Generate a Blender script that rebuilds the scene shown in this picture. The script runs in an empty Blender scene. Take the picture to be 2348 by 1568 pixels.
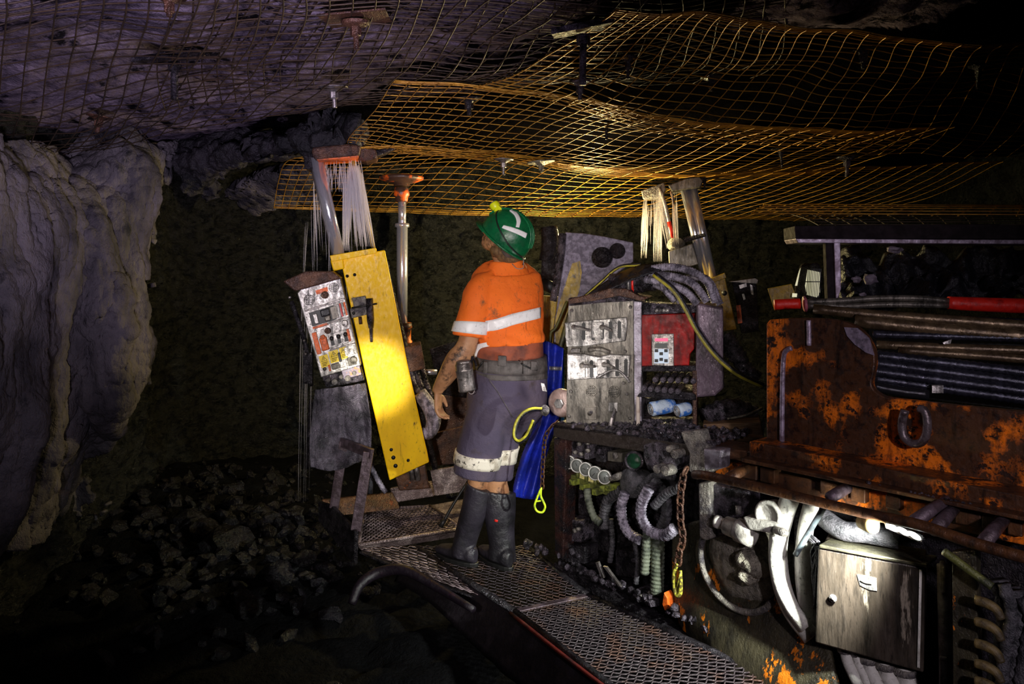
import bpy, bmesh, math, random
from mathutils import Vector, Matrix, noise
random.seed(7)
V = Vector
SC = bpy.context.scene
COL = SC.collection
F_PX, CX, HY, CZ = 1700.0, 1174.0, 600.0, 1.87

# ---------------------------------------------------------------- camera
cam_d = bpy.data.cameras.new('camera')
cam = bpy.data.objects.new('camera', cam_d); COL.objects.link(cam)
cam.location = (0, 0, CZ); cam.rotation_euler = (math.pi/2, 0, 0)
cam_d.sensor_width = 36; cam_d.lens = 36*F_PX/2348
cam_d.shift_y = -(784-HY)/2348
cam_d.clip_start = .05
SC.camera = cam

def P(px, py, Y):
    return V(((px-CX)/F_PX*Y, Y, CZ+(HY-py)/F_PX*Y))

# ---------------------------------------------------------------- world, lamps, exposure
w = bpy.data.worlds.new('mine_dark'); SC.world = w; w.use_nodes = True
w.node_tree.nodes['Background'].inputs[0].default_value = (.3, .25, .5, 1)
w.node_tree.nodes['Background'].inputs[1].default_value = .002
SC.view_settings.view_transform = 'Standard'; SC.view_settings.look = 'None'
SC.view_settings.gamma = 1; SC.view_settings.exposure = 0
SC.view_settings.use_curve_mapping = False

def spot(loc, tgt, watts, deg, blend, col, r=.03, name='lamp'):
    d = bpy.data.lights.new(name, 'SPOT'); d.energy = watts; d.spot_size = math.radians(deg)
    d.spot_blend = blend; d.color = col; d.shadow_soft_size = r
    o = bpy.data.objects.new(name, d); COL.objects.link(o); o.location = loc
    o.rotation_euler = (V(tgt)-V(loc)).to_track_quat('-Z', 'Y').to_euler(); return o
def point(loc, watts, col, r=.04, name='lamp'):
    d = bpy.data.lights.new(name, 'POINT'); d.energy = watts; d.color = col; d.shadow_soft_size = r
    o = bpy.data.objects.new(name, d); COL.objects.link(o); o.location = loc; return o

# cool cap lamp sweep of the roof and the left rib
spot((-.5, .1, CZ-.35), P(200, 420, 4.0), 80, 58, .9, (.84, .74, 1.0), .08, 'lamp_rib')
spot((-.1, -.1, CZ-.5), P(400, 20, 2.6), 420, 58, 1.0, (.82, .70, 1.0), .08, 'lamp_roof')
# photographer's lamp on the miner and the rigs
spot((-.35, -.2, CZ+.05), P(1060, 800, 3.9), 350, 44, .8, (1.0, .93, .86), .05, 'lamp_front')
# torch beam on the yellow rig cover
spot((.1, .2, CZ-.2), P(858, 866, 4.3), 1500, 7.5, 1.0, (1.0, .95, .8), .02, 'lamp_torch')
# machine side, weak cool fill from the photographer's side
spot((1.1, -.3, CZ+.2), P(1720, 1000, 3.0), 130, 60, .9, (.95, .84, .95), .06, 'lamp_side')
# rig work lights behind the miner, warm, under the new mesh
point(P(1360, 560, 5.3), 110, (1.0, .80, .36), .06, 'lamp_mesh')
spot(P(1290, 610, 4.9), P(760, 430, 4.7), 60, 75, .8, (1.0, .80, .45), .05, 'lamp_mesh_left')
point(P(1285, 880, 3.5), 2.2, (1.0, .96, .95), .02, 'lamp_hip')
# LED bar under the handrail
spot(P(2040, 1216, 2.30), P(1735, 1275, 2.85), 200, 92, .8, (.95, 1.0, .92), .03, 'lamp_led')

# ---------------------------------------------------------------- materials
MATS = {}
def mat(name, c1, c2=None, scale=6, lo=.45, hi=.58, rough=.5, metal=0.0, bump=.3, bscale=45, bdist=.01,
        c3=None, s3=30, t3=(.6, .68), st=(1, 1, 1), rvar=.15, trans=0, emis=None, estr=0, spec=None, attr=None, grime=0, wet=0, off=(0, 0, 0)):
    if name in MATS: return MATS[name]
    m = bpy.data.materials.new(name); m.use_nodes = True; nt = m.node_tree; N = nt.nodes; L = nt.links
    b = N['Principled BSDF']
    b.inputs['Base Color'].default_value = (*c1, 1); b.inputs['Roughness'].default_value = rough
    b.inputs['Metallic'].default_value = metal
    if trans: b.inputs['Transmission Weight'].default_value = trans
    if spec is not None: b.inputs['Specular IOR Level'].default_value = spec
    if emis: b.inputs['Emission Color'].default_value = (*emis, 1); b.inputs['Emission Strength'].default_value = estr
    tc = N.new('ShaderNodeTexCoord'); mp = N.new('ShaderNodeMapping'); mp.inputs['Scale'].default_value = st; mp.inputs['Location'].default_value = off
    L.new(tc.outputs['Object'], mp.inputs[0])
    def nz(s, d=8, r=.6):
        n = N.new('ShaderNodeTexNoise'); n.inputs['Scale'].default_value = s; n.inputs['Detail'].default_value = d
        n.inputs['Roughness'].default_value = r; L.new(mp.outputs[0], n.inputs['Vector']); return n
    def ramp(src, a, z):
        r = N.new('ShaderNodeMapRange'); r.inputs[1].default_value = a; r.inputs[2].default_value = z
        L.new(src, r.inputs[0]); return r
    def mix(fac, a, bcol):
        x = N.new('ShaderNodeMix'); x.data_type = 'RGBA'; L.new(fac, x.inputs[0])
        if isinstance(a, tuple): x.inputs[6].default_value = (*a, 1)
        else: L.new(a, x.inputs[6])
        x.inputs[7].default_value = (*bcol, 1); return x.outputs[2]
    colr = c1
    if c2:
        colr = mix(ramp(nz(scale).outputs[0], lo, hi).outputs[0], c1, c2)
    if c3:
        colr = mix(ramp(nz(s3, 6, .7).outputs[0], *t3).outputs[0], colr, c3)
    if grime:
        g = N.new('ShaderNodeTexNoise'); g.inputs['Scale'].default_value = 1; g.inputs['Detail'].default_value = 7; g.inputs['Roughness'].default_value = .7
        gm_ = N.new('ShaderNodeMapping'); gm_.inputs['Scale'].default_value = (34, 34, 6); L.new(tc.outputs['Object'], gm_.inputs[0]); L.new(gm_.outputs[0], g.inputs['Vector'])
        rg = ramp(g.outputs[0], .62-.22*grime, .80-.22*grime); colr = mix(rg.outputs[0], colr, tuple(.13*c+.004 for c in c1))
        g2 = ramp(nz(70, 8, .75).outputs[0], .60-.1*grime, .72-.1*grime); colr = mix(g2.outputs[0], colr, tuple(.2*c+.004 for c in c1))
    if attr:
        at = N.new('ShaderNodeAttribute'); at.attribute_name = 'dust'; ad = N.new('ShaderNodeMath'); ad.operation = 'MULTIPLY_ADD'
        L.new(nz(5).outputs[0], ad.inputs[0]); ad.inputs[1].default_value = 1.6; ad.inputs[2].default_value = -.8
        a2 = N.new('ShaderNodeMath'); L.new(ad.outputs[0], a2.inputs[0]); L.new(at.outputs['Fac'], a2.inputs[1])
        colr = mix(ramp(a2.outputs[0], .62, .38).outputs[0], colr, attr)
    if not isinstance(colr, tuple): L.new(colr, b.inputs['Base Color'])
    fine = nz(bscale, 6, .65)
    if rvar:
        r = N.new('ShaderNodeMapRange'); r.inputs[1].default_value = .35; r.inputs[2].default_value = .65
        r.inputs[3].default_value = max(.04, rough-rvar); r.inputs[4].default_value = min(1, rough+rvar)
        L.new(fine.outputs[0], r.inputs[0]); L.new(r.outputs[0], b.inputs['Roughness'])
    if bump:
        bp = N.new('ShaderNodeBump'); bp.inputs['Strength'].default_value = bump; bp.inputs['Distance'].default_value = bdist
        L.new(fine.outputs[0], bp.inputs['Height']); L.new(bp.outputs[0], b.inputs['Normal'])
        if wet:
            v = N.new('ShaderNodeTexVoronoi'); v.inputs['Scale'].default_value = 170; L.new(tc.outputs['Object'], v.inputs['Vector'])
            b2 = N.new('ShaderNodeBump'); b2.inputs['Strength'].default_value = wet; b2.inputs['Distance'].default_value = .004; b2.invert = True
            L.new(v.outputs['Distance'], b2.inputs['Height']); L.new(bp.outputs[0], b2.inputs['Normal']); L.new(b2.outputs[0], b.inputs['Normal'])
    MATS[name] = m; return m

rock = mat('dusted_rock', (.18, .16, .17), (.05, .045, .052), 2.6, .42, .60, .75, st=(1, 1, .5), bump=1, bscale=17, bdist=.05, c3=(.01, .01, .012), s3=9, t3=(.60, .70))
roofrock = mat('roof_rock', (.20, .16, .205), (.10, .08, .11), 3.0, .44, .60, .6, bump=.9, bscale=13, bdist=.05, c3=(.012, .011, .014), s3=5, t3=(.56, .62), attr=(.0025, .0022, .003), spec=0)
darkroof = mat('dark_roof_rock', (.03, .026, .032), (.006, .006, .008), 3, .4, .6, .5, bump=.9, bscale=14, bdist=.05)
coal = mat('coal', (.012, .014, .014), (.003, .003, .004), 6, .4, .6, .3, bump=1, bscale=30, bdist=.04)
coalwet = mat('wet_coal_face', (.030, .030, .023), (.003, .004, .0035), 12, .42, .60, .3, bump=1, bscale=34, bdist=.04, st=(1, 1, 1.8), wet=.6)
floorm = mat('coal_floor', (.005, .005, .006), (.002, .002, .003), 9, .4, .6, .8, spec=.12, bump=1, bscale=22, bdist=.05)
lump = mat('coal_lump', (.012, .010, .015), (.004, .004, .005), 14, .4, .6, .28, bump=.9, bscale=50, bdist=.02)
gold = mat('rusty_gold_wire', (.62, .32, .035), (.34, .15, .02), 12, .4, .6, .45, .35, bump=.2)
brownwire = mat('old_wire', (.06, .036, .02), (.025, .016, .01), 10, .4, .6, .55, .3, bump=.2)
greywire = mat('grey_wire', (.35, .3, .3), rough=.4, metal=.6, bump=.1)
yellow = mat('yellow_paint', (.92, .56, .0), (.72, .40, .002), 5, .45, .7, .5, spec=.25, bump=.1, bscale=60, c3=(.12, .06, .008), s3=14, t3=(.62, .70), st=(1, 1, .6), grime=.15)
yellowdull = mat('dull_yellow_paint', (.42, .27, .01), (.15, .09, .01), 7, .45, .65, .45, bump=.3, c3=(.05, .035, .02), s3=20, grime=.5)
chrome = mat('chrome', (.85, .85, .92), rough=.17, metal=.8, bump=.05, bscale=80, rvar=.05)
steel = mat('worn_steel', (.42, .38, .37), (.22, .19, .18), 14, .4, .6, .38, .75, bump=.35, bscale=60, c3=(.03, .025, .02), s3=25, t3=(.58, .66), grime=.6)
silver = mat('bright_panel_metal', (.52, .49, .47), (.26, .24, .22), 12, .45, .65, .35, .6, bump=.25, bscale=70, c3=(.06, .05, .04), s3=34, t3=(.60, .66), grime=.8)
panelm = mat('brushed_grimy_panel', (.25, .225, .19), (.10, .09, .075), 9, .42, .6, .42, .55, bump=.45, bscale=60, c3=(.03, .024, .018), s3=26, t3=(.6, .68), st=(1, 1, .35), grime=.6)
darksteel = mat('grimy_dark_steel', (.05, .044, .052), (.014, .012, .015), 18, .4, .6, .20, .6, bump=.8, bscale=60, bdist=.015, wet=.8)
wetsteel = mat('wet_grimy_steel', (.17, .145, .18), (.022, .02, .024), 20, .42, .58, .20, .6, bump=.9, bscale=55, bdist=.02, wet=.8)
purple = mat('wet_lilac_rubber', (.14, .12, .16), (.03, .028, .036), 9, .4, .62, .3, .1, bump=.9, bscale=24, bdist=.03, wet=.6, grime=.5)
brown = mat('rusty_brown_steel', (.13, .06, .035), (.05, .025, .02), 16, .4, .6, .35, .3, bump=.6, bscale=50, c3=(.25, .06, .02), s3=8, t3=(.62, .7), wet=.6, grime=.4)
rust = mat('rust_with_orange_paint', (.075, .03, .014), (.98, .22, .012), 5.5, .51, .565, off=(3.3, 1.2, 2.4), rough=.4, metal=.2, bump=.35, bscale=50, c3=(.03, .014, .01), s3=22, t3=(.52, .60), grime=.5)
rustplain = mat('rusty_beam', (.12, .048, .018), (.045, .02, .012), 14, .4, .6, .42, .3, bump=.5, bscale=45, c3=(.8, .17, .01), s3=8, t3=(.66, .70), grime=.5)
orangep = mat('orange_paint', (.85, .14, .012), (.25, .05, .01), 20, .5, .65, .45, bump=.3, grime=.5)
redp = mat('red_enclosure_paint', (.42, .004, .003), (.13, .003, .003), 9, .4, .62, .45, 0, spec=.2, bump=.12, bscale=40, grime=.5)
redgrip = mat('red_grip', (.75, .02, .01), (.3, .01, .01), 20, .5, .7, .4, bump=.3)
black = mat('black_rubber', (.012, .011, .014), (.03, .028, .034), 30, .5, .7, .35, bump=.4, bscale=60)
hosem = mat('hose_sleeve', (.07, .065, .075), (.02, .02, .024), 26, .45, .6, .35, bump=.8, bscale=70, bdist=.01, wet=.5)
lilachose = mat('braided_lilac_hose', (.48, .43, .54), (.10, .09, .12), 22, .45, .6, .32, .2, bump=.8, bscale=60, bdist=.012, grime=.6, wet=.5)
whitehose = mat('dusty_white_hose', (.62, .60, .55), (.32, .30, .26), 12, .45, .65, .55, bump=.4, bscale=60, c3=(.10, .09, .07), s3=40, t3=(.6, .7), grime=.3)
greenhose = mat('grimy_green_fitting', (.13, .14, .035), (.03, .035, .015), 20, .45, .6, .4, .2, bump=.6)
yhose = mat('yellow_stripe_hose', (.42, .36, .03), (.16, .14, .03), 16, .45, .65, .4, bump=.3)
blue = mat('blue_plastic', (.015, .03, .42), (.008, .014, .13), 5, .4, .62, .3, bump=.5, bscale=16, bdist=.03)
bluegreen = mat('blue_green_plastic', (.01, .07, .14), (.006, .03, .07), 6, .4, .6, .3, bump=.5, bscale=18, bdist=.03)
bluebag = mat('blue_white_wrap', (.55, .66, .80), (.04, .18, .62), 14, .47, .56, .25, bump=.6, bscale=40)
boxm = mat('streaked_box_paint', (.085, .065, .05), (.028, .022, .016), 7, .42, .6, .38, .35, bump=.4, bscale=45, c3=(.38, .32, .25), s3=12, t3=(.60, .66), st=(1.6, 1.6, .28), grime=.5)
fender = mat('streaked_fender', (.07, .06, .035), (.02, .018, .014), 10, .4, .62, .3, .3, bump=.7, bscale=45, c3=(.95, .26, .015), s3=4.6, t3=(.555, .575), st=(1.5, 1.5, .7), wet=.2)
flange = mat('mud_caked_housing', (.42, .38, .30), (.14, .12, .09), 16, .45, .62, .45, .3, bump=1, bscale=34, bdist=.03, c3=(.7, .3, .02), s3=9, t3=(.68, .71), grime=.5, wet=.5)
castm = mat('mud_cast_metal', (.34, .31, .27), (.09, .08, .09), 16, .42, .62, .35, .4, bump=.8, bscale=36, bdist=.02, wet=.5, grime=.5)
orange = mat('hi_vis_orange', (.92, .17, .01), (.80, .13, .008), 4, .4, .7, .8, bump=.28, bscale=5, bdist=.05, c3=(.22, .08, .03), s3=9, t3=(.58, .70), rvar=.05, grime=.10)
innerorange = mat('dull_orange_cloth', (.30, .07, .03), (.09, .03, .022), 8, .45, .65, .8, bump=.4, bscale=20)
tape = mat('reflective_tape', (.85, .83, .85), (.62, .58, .58), 22, .62, .75, .35, bump=.15, c3=(.25, .19, .14), s3=30, t3=(.66, .72), grime=.12)
dirtytape = mat('dirty_reflective_tape', (.74, .68, .58), (.40, .34, .26), 20, .5, .65, .5, bump=.2, c3=(.05, .04, .03), s3=34, t3=(.55, .6))
navy = mat('navy_cotton', (.062, .048, .085), (.10, .075, .10), 4, .45, .7, .85, bump=.5, bscale=7, bdist=.05, rvar=.03, c3=(.045, .03, .03), s3=10, t3=(.6, .75))
skin = mat('dirty_skin', (.46, .23, .11), (.28, .12, .055), 10, .42, .65, .5, bump=.5, bscale=50, bdist=.006, c3=(.05, .025, .015), s3=16, t3=(.53, .64))
hair = mat('light_brown_hair', (.20, .11, .04), (.09, .045, .02), 60, .4, .6, .6, bump=1, bscale=120, bdist=.006, st=(1, 1, .35))
helm = mat('green_helmet_shell', (.005, .14, .045), (.004, .08, .03), 10, .45, .65, .3, bump=.2, c3=(.02, .02, .015), s3=16, t3=(.62, .7))
lime = mat('lime_lamp_plastic', (.72, .78, .01), rough=.35, bump=.1)
boot = mat('rubber_boot', (.028, .024, .034), (.012, .011, .014), 8, .4, .6, .42, bump=.4, bscale=20, bdist=.02)
beltm = mat('worn_grey_webbing', (.10, .085, .08), (.045, .038, .036), 16, .42, .6, .65, bump=.6, bscale=40)
sticker = mat('warning_yellow', (.85, .60, .01), rough=.5, bump=.1)
inkm = mat('black_ink', (.01, .01, .01), rough=.5, bump=0, rvar=0)
glass = mat('gauge_glass', (.16, .17, .16), rough=.1, bump=0, rvar=0)
gaugerim = mat('gauge_rim', (.62, .6, .56), rough=.35, metal=.5, bump=.3)
water = mat('falling_water', (.88, .82, .86), rough=.25, bump=0, rvar=0)
water.node_tree.nodes['Principled BSDF'].inputs['Alpha'].default_value = .20
led = mat('led_lens', (1, 1, 1), rough=.3, bump=0, rvar=0, emis=(.95, 1, .9), estr=9)
redled = mat('red_readout', (.6, .02, .05), rough=.3, bump=0, rvar=0, emis=(1, .05, .12), estr=2.2)
lcd = mat('keypad_white', (.62, .72, .82), rough=.35, bump=0, rvar=0, emis=(.45, .65, .9), estr=.22)
limeglow = mat('lime_hook_paint', (.62, .80, .02), (.3, .4, .02), 40, .5, .6, .35, bump=.2)
grate = mat('wet_grating', (.20, .15, .16), (.05, .035, .035), 12, .4, .6, .28, .6, bump=.4)
mudgrate = mat('muddy_grating', (.035, .026, .03), (.06, .03, .022), 8, .48, .6, .3, .5, bump=.6, c3=(.5, .1, .01), s3=6, t3=(.66, .70))
deck = mat('wet_deck_plate', (.36, .28, .27), (.14, .10, .10), 14, .4, .6, .22, .5, bump=.6, bscale=70, wet=.7)
bagm = mat('black_plastic_film', (.012, .012, .016), (.03, .03, .04), 12, .5, .7, .25, bump=.8, bscale=12, bdist=.05)

# ---------------------------------------------------------------- mesh builder
def frame(d):
    d = d.normalized(); up = V((0, 0, 1)) if abs(d.z) < .95 else V((0, 1, 0))
    a = up.cross(d).normalized(); return a, d.cross(a).normalized()
def cr(p0, p1, p2, p3, t):
    return .5*((2*p1)+(-p0+p2)*t+(2*p0-5*p1+4*p2-p3)*t*t+(-p0+3*p1-3*p2+p3)*t*t*t)
def spline(pts, n=6):
    if len(pts) < 3: return list(pts)
    q = [pts[0]*2-pts[1]]+list(pts)+[pts[-1]*2-pts[-2]]; out = []
    for i in range(1, len(q)-2):
        for k in range(n): out.append(cr(q[i-1], q[i], q[i+1], q[i+2], k/n))
    out.append(q[-2]); return out
def sample(pts, t):
    """Catmull-Rom through pts (Vectors or floats), t in 0..1"""
    n = len(pts)-1; x = min(max(t, 0), 1)*n; i = min(int(x), n-1); u = x-i
    g = lambda k: pts[k] if 0 <= k <= n else (pts[0]*2-pts[1] if k < 0 else pts[n]*2-pts[n-1])
    return cr(g(i-1), g(i), g(i+1), g(i+2), u)

class MB:
    def __init__(s): s.bm = bmesh.new()
    def add(s, vs, fs, smooth=False):
        bv = [s.bm.verts.new(v) for v in vs]
        for f in fs:
            try:
                q = s.bm.faces.new([bv[i] for i in f]); q.smooth = smooth
            except ValueError: pass
        return s
    def prism(s, poly, vec, smooth=False):
        n = len(poly); vec = V(vec); vs = [V(p) for p in poly]+[V(p)+vec for p in poly]
        fs = [tuple(range(n))[::-1], tuple(range(n, 2*n))]+[(i, (i+1) % n, n+(i+1) % n, n+i) for i in range(n)]
        return s.add(vs, fs, smooth)
    def box(s, c, sz, X=V((1, 0, 0)), Y=V((0, 1, 0)), Z=None):
        X = V(X).normalized(); Y = V(Y).normalized(); Z = V(Z).normalized() if Z else X.cross(Y).normalized()
        c = V(c); a, b, d = X*sz[0]/2, Y*sz[1]/2, Z*sz[2]/2
        return s.prism([c-a-b-d, c+a-b-d, c+a+b-d, c-a+b-d], d*2)
    def rings(s, rs, closed=False, cap=True, smooth=True):
        n = len(rs[0]); vs = [v for r in rs for v in r]; fs = []
        m = len(rs)
        for i in range(m if closed else m-1):
            a = i*n; b = ((i+1) % m)*n
            for k in range(n): fs.append((a+k, a+(k+1) % n, b+(k+1) % n, b+k))
        if cap and not closed:
            fs.append(tuple(range(n))[::-1]); fs.append(tuple(range((m-1)*n, m*n)))
        return s.add(vs, fs, smooth)
    def tube(s, pts, r, seg=10, n=5, sm=True, cap=True, ribs=0, closed=False):
        pts = [V(p) for p in pts]
        if sm and len(pts) > 2:
            rr = r if isinstance(r, (list, tuple)) else None
            if closed: pts = pts+[pts[0]]
            path = spline(pts, n)
            rad = [sample(list(rr), i/(len(path)-1)) for i in range(len(path))] if rr else [r]*len(path)
            if closed: path = path[:-1]; rad = rad[:-1]
        else:
            path = pts; rad = list(r) if isinstance(r, (list, tuple)) else [r]*len(pts)
        if ribs:
            new = []; nr = []; acc = 0
            for i in range(len(path)-1):
                L = (path[i+1]-path[i]).length; k = max(1, int(L/(ribs/4)))
                for j in range(k):
                    t = j/k; new.append(path[i].lerp(path[i+1], t)); acc += L/k
                    nr.append(rad[i]*(1+.10*math.sin(acc/ribs*2*math.pi)))
            path, rad = new, nr
        rs = []; a = None; m = len(path)
        for i in range(m):
            if closed: d = path[(i+1) % m]-path[i-1]
            else: d = path[min(i+1, m-1)]-path[max(i-1, 0)]
            if d.length < 1e-9: d = V((0, 0, 1))
            d.normalize()
            if a is None: a, _ = frame(d)
            a = (a-d*a.dot(d)).normalized(); b = d.cross(a)
            rs.append([path[i]+a*rad[i]*math.cos(2*math.pi*k/seg)+b*rad[i]*math.sin(2*math.pi*k/seg) for k in range(seg)])
        return s.rings(rs, closed, cap)
    def cyl(s, p0, p1, r0, r1=None, seg=20, smooth=True):
        p0, p1 = V(p0), V(p1); r1 = r0 if r1 is None else r1; a, b = frame(p1-p0)
        rs = [[p+a*r*math.cos(2*math.pi*k/seg)+b*r*math.sin(2*math.pi*k/seg) for k in range(seg)] for p, r in ((p0, r0), (p1, r1))]
        return s.rings(rs, smooth=smooth)
    def lathe(s, p0, axis, prof, seg=28, smooth=True):
        """prof: list of (distance along axis, radius)"""
        ax = V(axis).normalized(); a, b = frame(ax); p0 = V(p0)
        rs = [[p0+ax*h+(a*math.cos(2*math.pi*k/seg)+b*math.sin(2*math.pi*k/seg))*max(r, .0004) for k in range(seg)] for h, r in prof]
        return s.rings(rs, smooth=smooth)
    def ell(s, c, rx, ry, rz, X=(1, 0, 0), Y=(0, 1, 0), Z=(0, 0, 1), n=12, m=20, lo=-90, hi=90):
        X, Y, Z, c = V(X), V(Y), V(Z), V(c); rs = []
        for i in range(n+1):
            t = math.radians(lo+(hi-lo)*i/n); q = max(math.cos(t), .002)
            rs.append([c+X*rx*q*math.cos(2*math.pi*k/m)+Y*ry*q*math.sin(2*math.pi*k/m)+Z*rz*math.sin(t) for k in range(m)])
        return s.rings(rs)
    def grid(s, f, nu, nv, smooth=True, keep=None):
        vs = [V(f(i/nu, j/nv)) for j in range(nv+1) for i in range(nu+1)]
        fs = [(j*(nu+1)+i, j*(nu+1)+i+1, (j+1)*(nu+1)+i+1, (j+1)*(nu+1)+i) for j in range(nv) for i in range(nu)
              if keep is None or keep((i+.5)/nu, (j+.5)/nv)]
        return s.add(vs, fs, smooth)
    def shell(s, f, nu, nv, th, smooth=True):
        """a curved sheet with real thickness th (Vector offset)"""
        th = V(th); top = [V(f(i/nu, j/nv)) for j in range(nv+1) for i in range(nu+1)]; n = len(top)
        vs = top+[v+th for v in top]; g = lambda i, j: j*(nu+1)+i; fs = []
        for j in range(nv):
            for i in range(nu):
                q = (g(i, j), g(i+1, j), g(i+1, j+1), g(i, j+1)); fs += [q, tuple(k+n for k in q[::-1])]
        for i in range(nu): fs += [(g(i+1, 0), g(i, 0), g(i, 0)+n, g(i+1, 0)+n), (g(i, nv), g(i+1, nv), g(i+1, nv)+n, g(i, nv)+n)]
        for j in range(nv): fs += [(g(0, j), g(0, j+1), g(0, j+1)+n, g(0, j)+n), (g(nu, j+1), g(nu, j), g(nu, j)+n, g(nu, j+1)+n)]
        return s.add(vs, fs, smooth)
    def rough(s, amp, freq, seed=0):
        o = V((seed*3.1, seed*1.7, seed*.9))
        s.bm.normal_update()
        for v in s.bm.verts:
            v.co += v.normal*noise.fractal(v.co*freq+o, .8, 2.1, 4)*amp
        return s
    def build(s, name, m, parent=None, bev=0, flat=False, sub=0, remesh=0, smoothit=0):
        bmesh.ops.recalc_face_normals(s.bm, faces=s.bm.faces[:])
        me = bpy.data.meshes.new(name); s.bm.to_mesh(me); s.bm.free()
        me.materials.append(m); o = bpy.data.objects.new(name, me); COL.objects.link(o)
        if parent: o.parent = parent
        if remesh:
            md = o.modifiers.new('r', 'REMESH'); md.mode = 'VOXEL'; md.voxel_size = remesh; md.use_smooth_shade = True
        if smoothit:
            md = o.modifiers.new('s', 'SMOOTH'); md.iterations = smoothit; md.factor = .6
        if bev:
            md = o.modifiers.new('b', 'BEVEL'); md.width = bev; md.segments = 2; md.limit_method = 'ANGLE'; md.angle_limit = math.radians(40)
        if sub:
            md = o.modifiers.new('u', 'SUBSURF'); md.levels = sub; md.render_levels = sub
        return o

def thing(name, label, cat, group=None):
    o = bpy.data.objects.new(name, None); COL.objects.link(o); o.empty_display_size = .05
    return tag(o, label, cat, group)
def tag(o, label, cat, group=None, kind=None):
    o['label'] = label; o['category'] = cat
    if group: o['group'] = group
    if kind: o['kind'] = kind
    return o
def struct(o): o['kind'] = 'structure'; return o

# ---------------------------------------------------------------- vertical planes that carry flat-sided machinery
class Plane:
    def __init__(s, px0, Y0, yaw):
        a = math.radians(yaw); s.a = V((math.cos(a), -math.sin(a), 0)); s.n = V((math.sin(a), math.cos(a), 0))
        s.o = V(((px0-CX)/F_PX*Y0, Y0, 0)); s.c = s.o.dot(s.n)
    def p(s, px, py, d=0):
        k = (px-CX)/F_PX; Y = (s.c+d)/(k*s.n.x+s.n.y); return P(px, py, Y)
    def poly(s, mb, pts, d0, d1):
        return mb.prism([s.p(x, y, d0) for x, y in pts], s.n*(d1-d0))
    def rect(s, mb, x0, y0, x1, y1, d0, d1):
        return s.poly(mb, [(x0, y0), (x1, y0), (x1, y1), (x0, y1)], d0, d1)
    def disc(s, mb, px, py, r, d0, d1, r1=None, seg=18):
        q = s.p(px, py, d0); return mb.cyl(q, q+s.n*(d1-d0), r, r1, seg)
    def tube(s, mb, pts, r, d=0, **k):
        return mb.tube([s.p(q[0], q[1], q[2] if len(q) > 2 else d) for q in pts], r, **k)

FM = Plane(1190, 4.04, 50)        # long side of the machine
CP = Plane(1380, 3.70, 16)        # control station
LR = Plane(850, 4.30, -9)          # left rig
RR = Plane(1570, 5.2, 14)         # right rig
# ================================================================ SETTING
def net(grid):
    """Catmull-Rom surface through rows of (px,py,Y) control points"""
    rows = [[P(*q) for q in r] for r in grid]
    return lambda u, v: sample([sample(r, u) for r in rows], v)

floor_h = lambda x, y: (.05*noise.noise(V((x*.8, y*.8, 3)))
                        + .26*math.exp(-((x+2.5)**2/1.2+(y-5.6)**2/1.0)) + .15*math.exp(-((x+1.35)**2/.5+(y-4.7)**2/.35)))
mb = MB()
def ff(u, v):
    x = -5.5+u*11; y = .8+v*8.5; h = floor_h(x, y)
    return V((x, y, h+.05*noise.fractal(V((x*5, y*5, 0)), .9, 2.1, 4)))
mb.grid(ff, 220, 180)
struct(mb.build('floor', floorm))

# roof: rock surface over the wire mesh, breaking down in a brow at the left back
g = [[(-500, -330, 1.4), (200, -330, 1.45), (900, -330, 1.5), (1700, -330, 1.55), (2700, -330, 1.6)],
     [(-400, -80, 2.1), (250, -80, 2.2), (900, -80, 2.3), (1650, -80, 2.4), (2600, -80, 2.5)],
     [(-300, 130, 3.0), (300, 100, 3.0), (860, 80, 2.9), (1560, 80, 3.0), (2500, 60, 3.1)],
     [(-200, 280, 3.9), (320, 220, 3.8), (800, 205, 3.7), (1500, 200, 4.0), (2450, 190, 4.1)],
     [(-100, 345, 4.6), (330, 305, 4.6), (720, 290, 4.6), (1450, 300, 5.2), (2450, 310, 5.4)],
     [(0, 350, 5.4), (400, 330, 5.6), (640, 330, 5.6), (1400, 380, 7.0), (2400, 380, 7.4)],
     [(0, 300, 7.0), (430, 370, 7.5), (760, 400, 8.0), (1400, 430, 9.2), (2400, 430, 9.2)]]
fr = net(g)
mb = MB(); mb.grid(fr, 240, 240); mb.bm.normal_update()
for v in mb.bm.verts:
    q = v.co
    v.co.z += .075*noise.fractal(q*1.7, .9, 2.1, 5)+.03*abs(noise.noise(q*6+V((5, 1, 2))))
o = mb.build('ceiling', roofrock); struct(o)
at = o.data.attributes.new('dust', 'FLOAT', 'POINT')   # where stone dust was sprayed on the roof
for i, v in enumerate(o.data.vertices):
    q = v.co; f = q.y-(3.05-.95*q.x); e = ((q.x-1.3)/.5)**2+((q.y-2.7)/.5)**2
    at.data[i].value = max(min(1, max(0, .5-(f*1.5 if f > 0 else f*.55))), .62 if e < 1 else 0)

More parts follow.
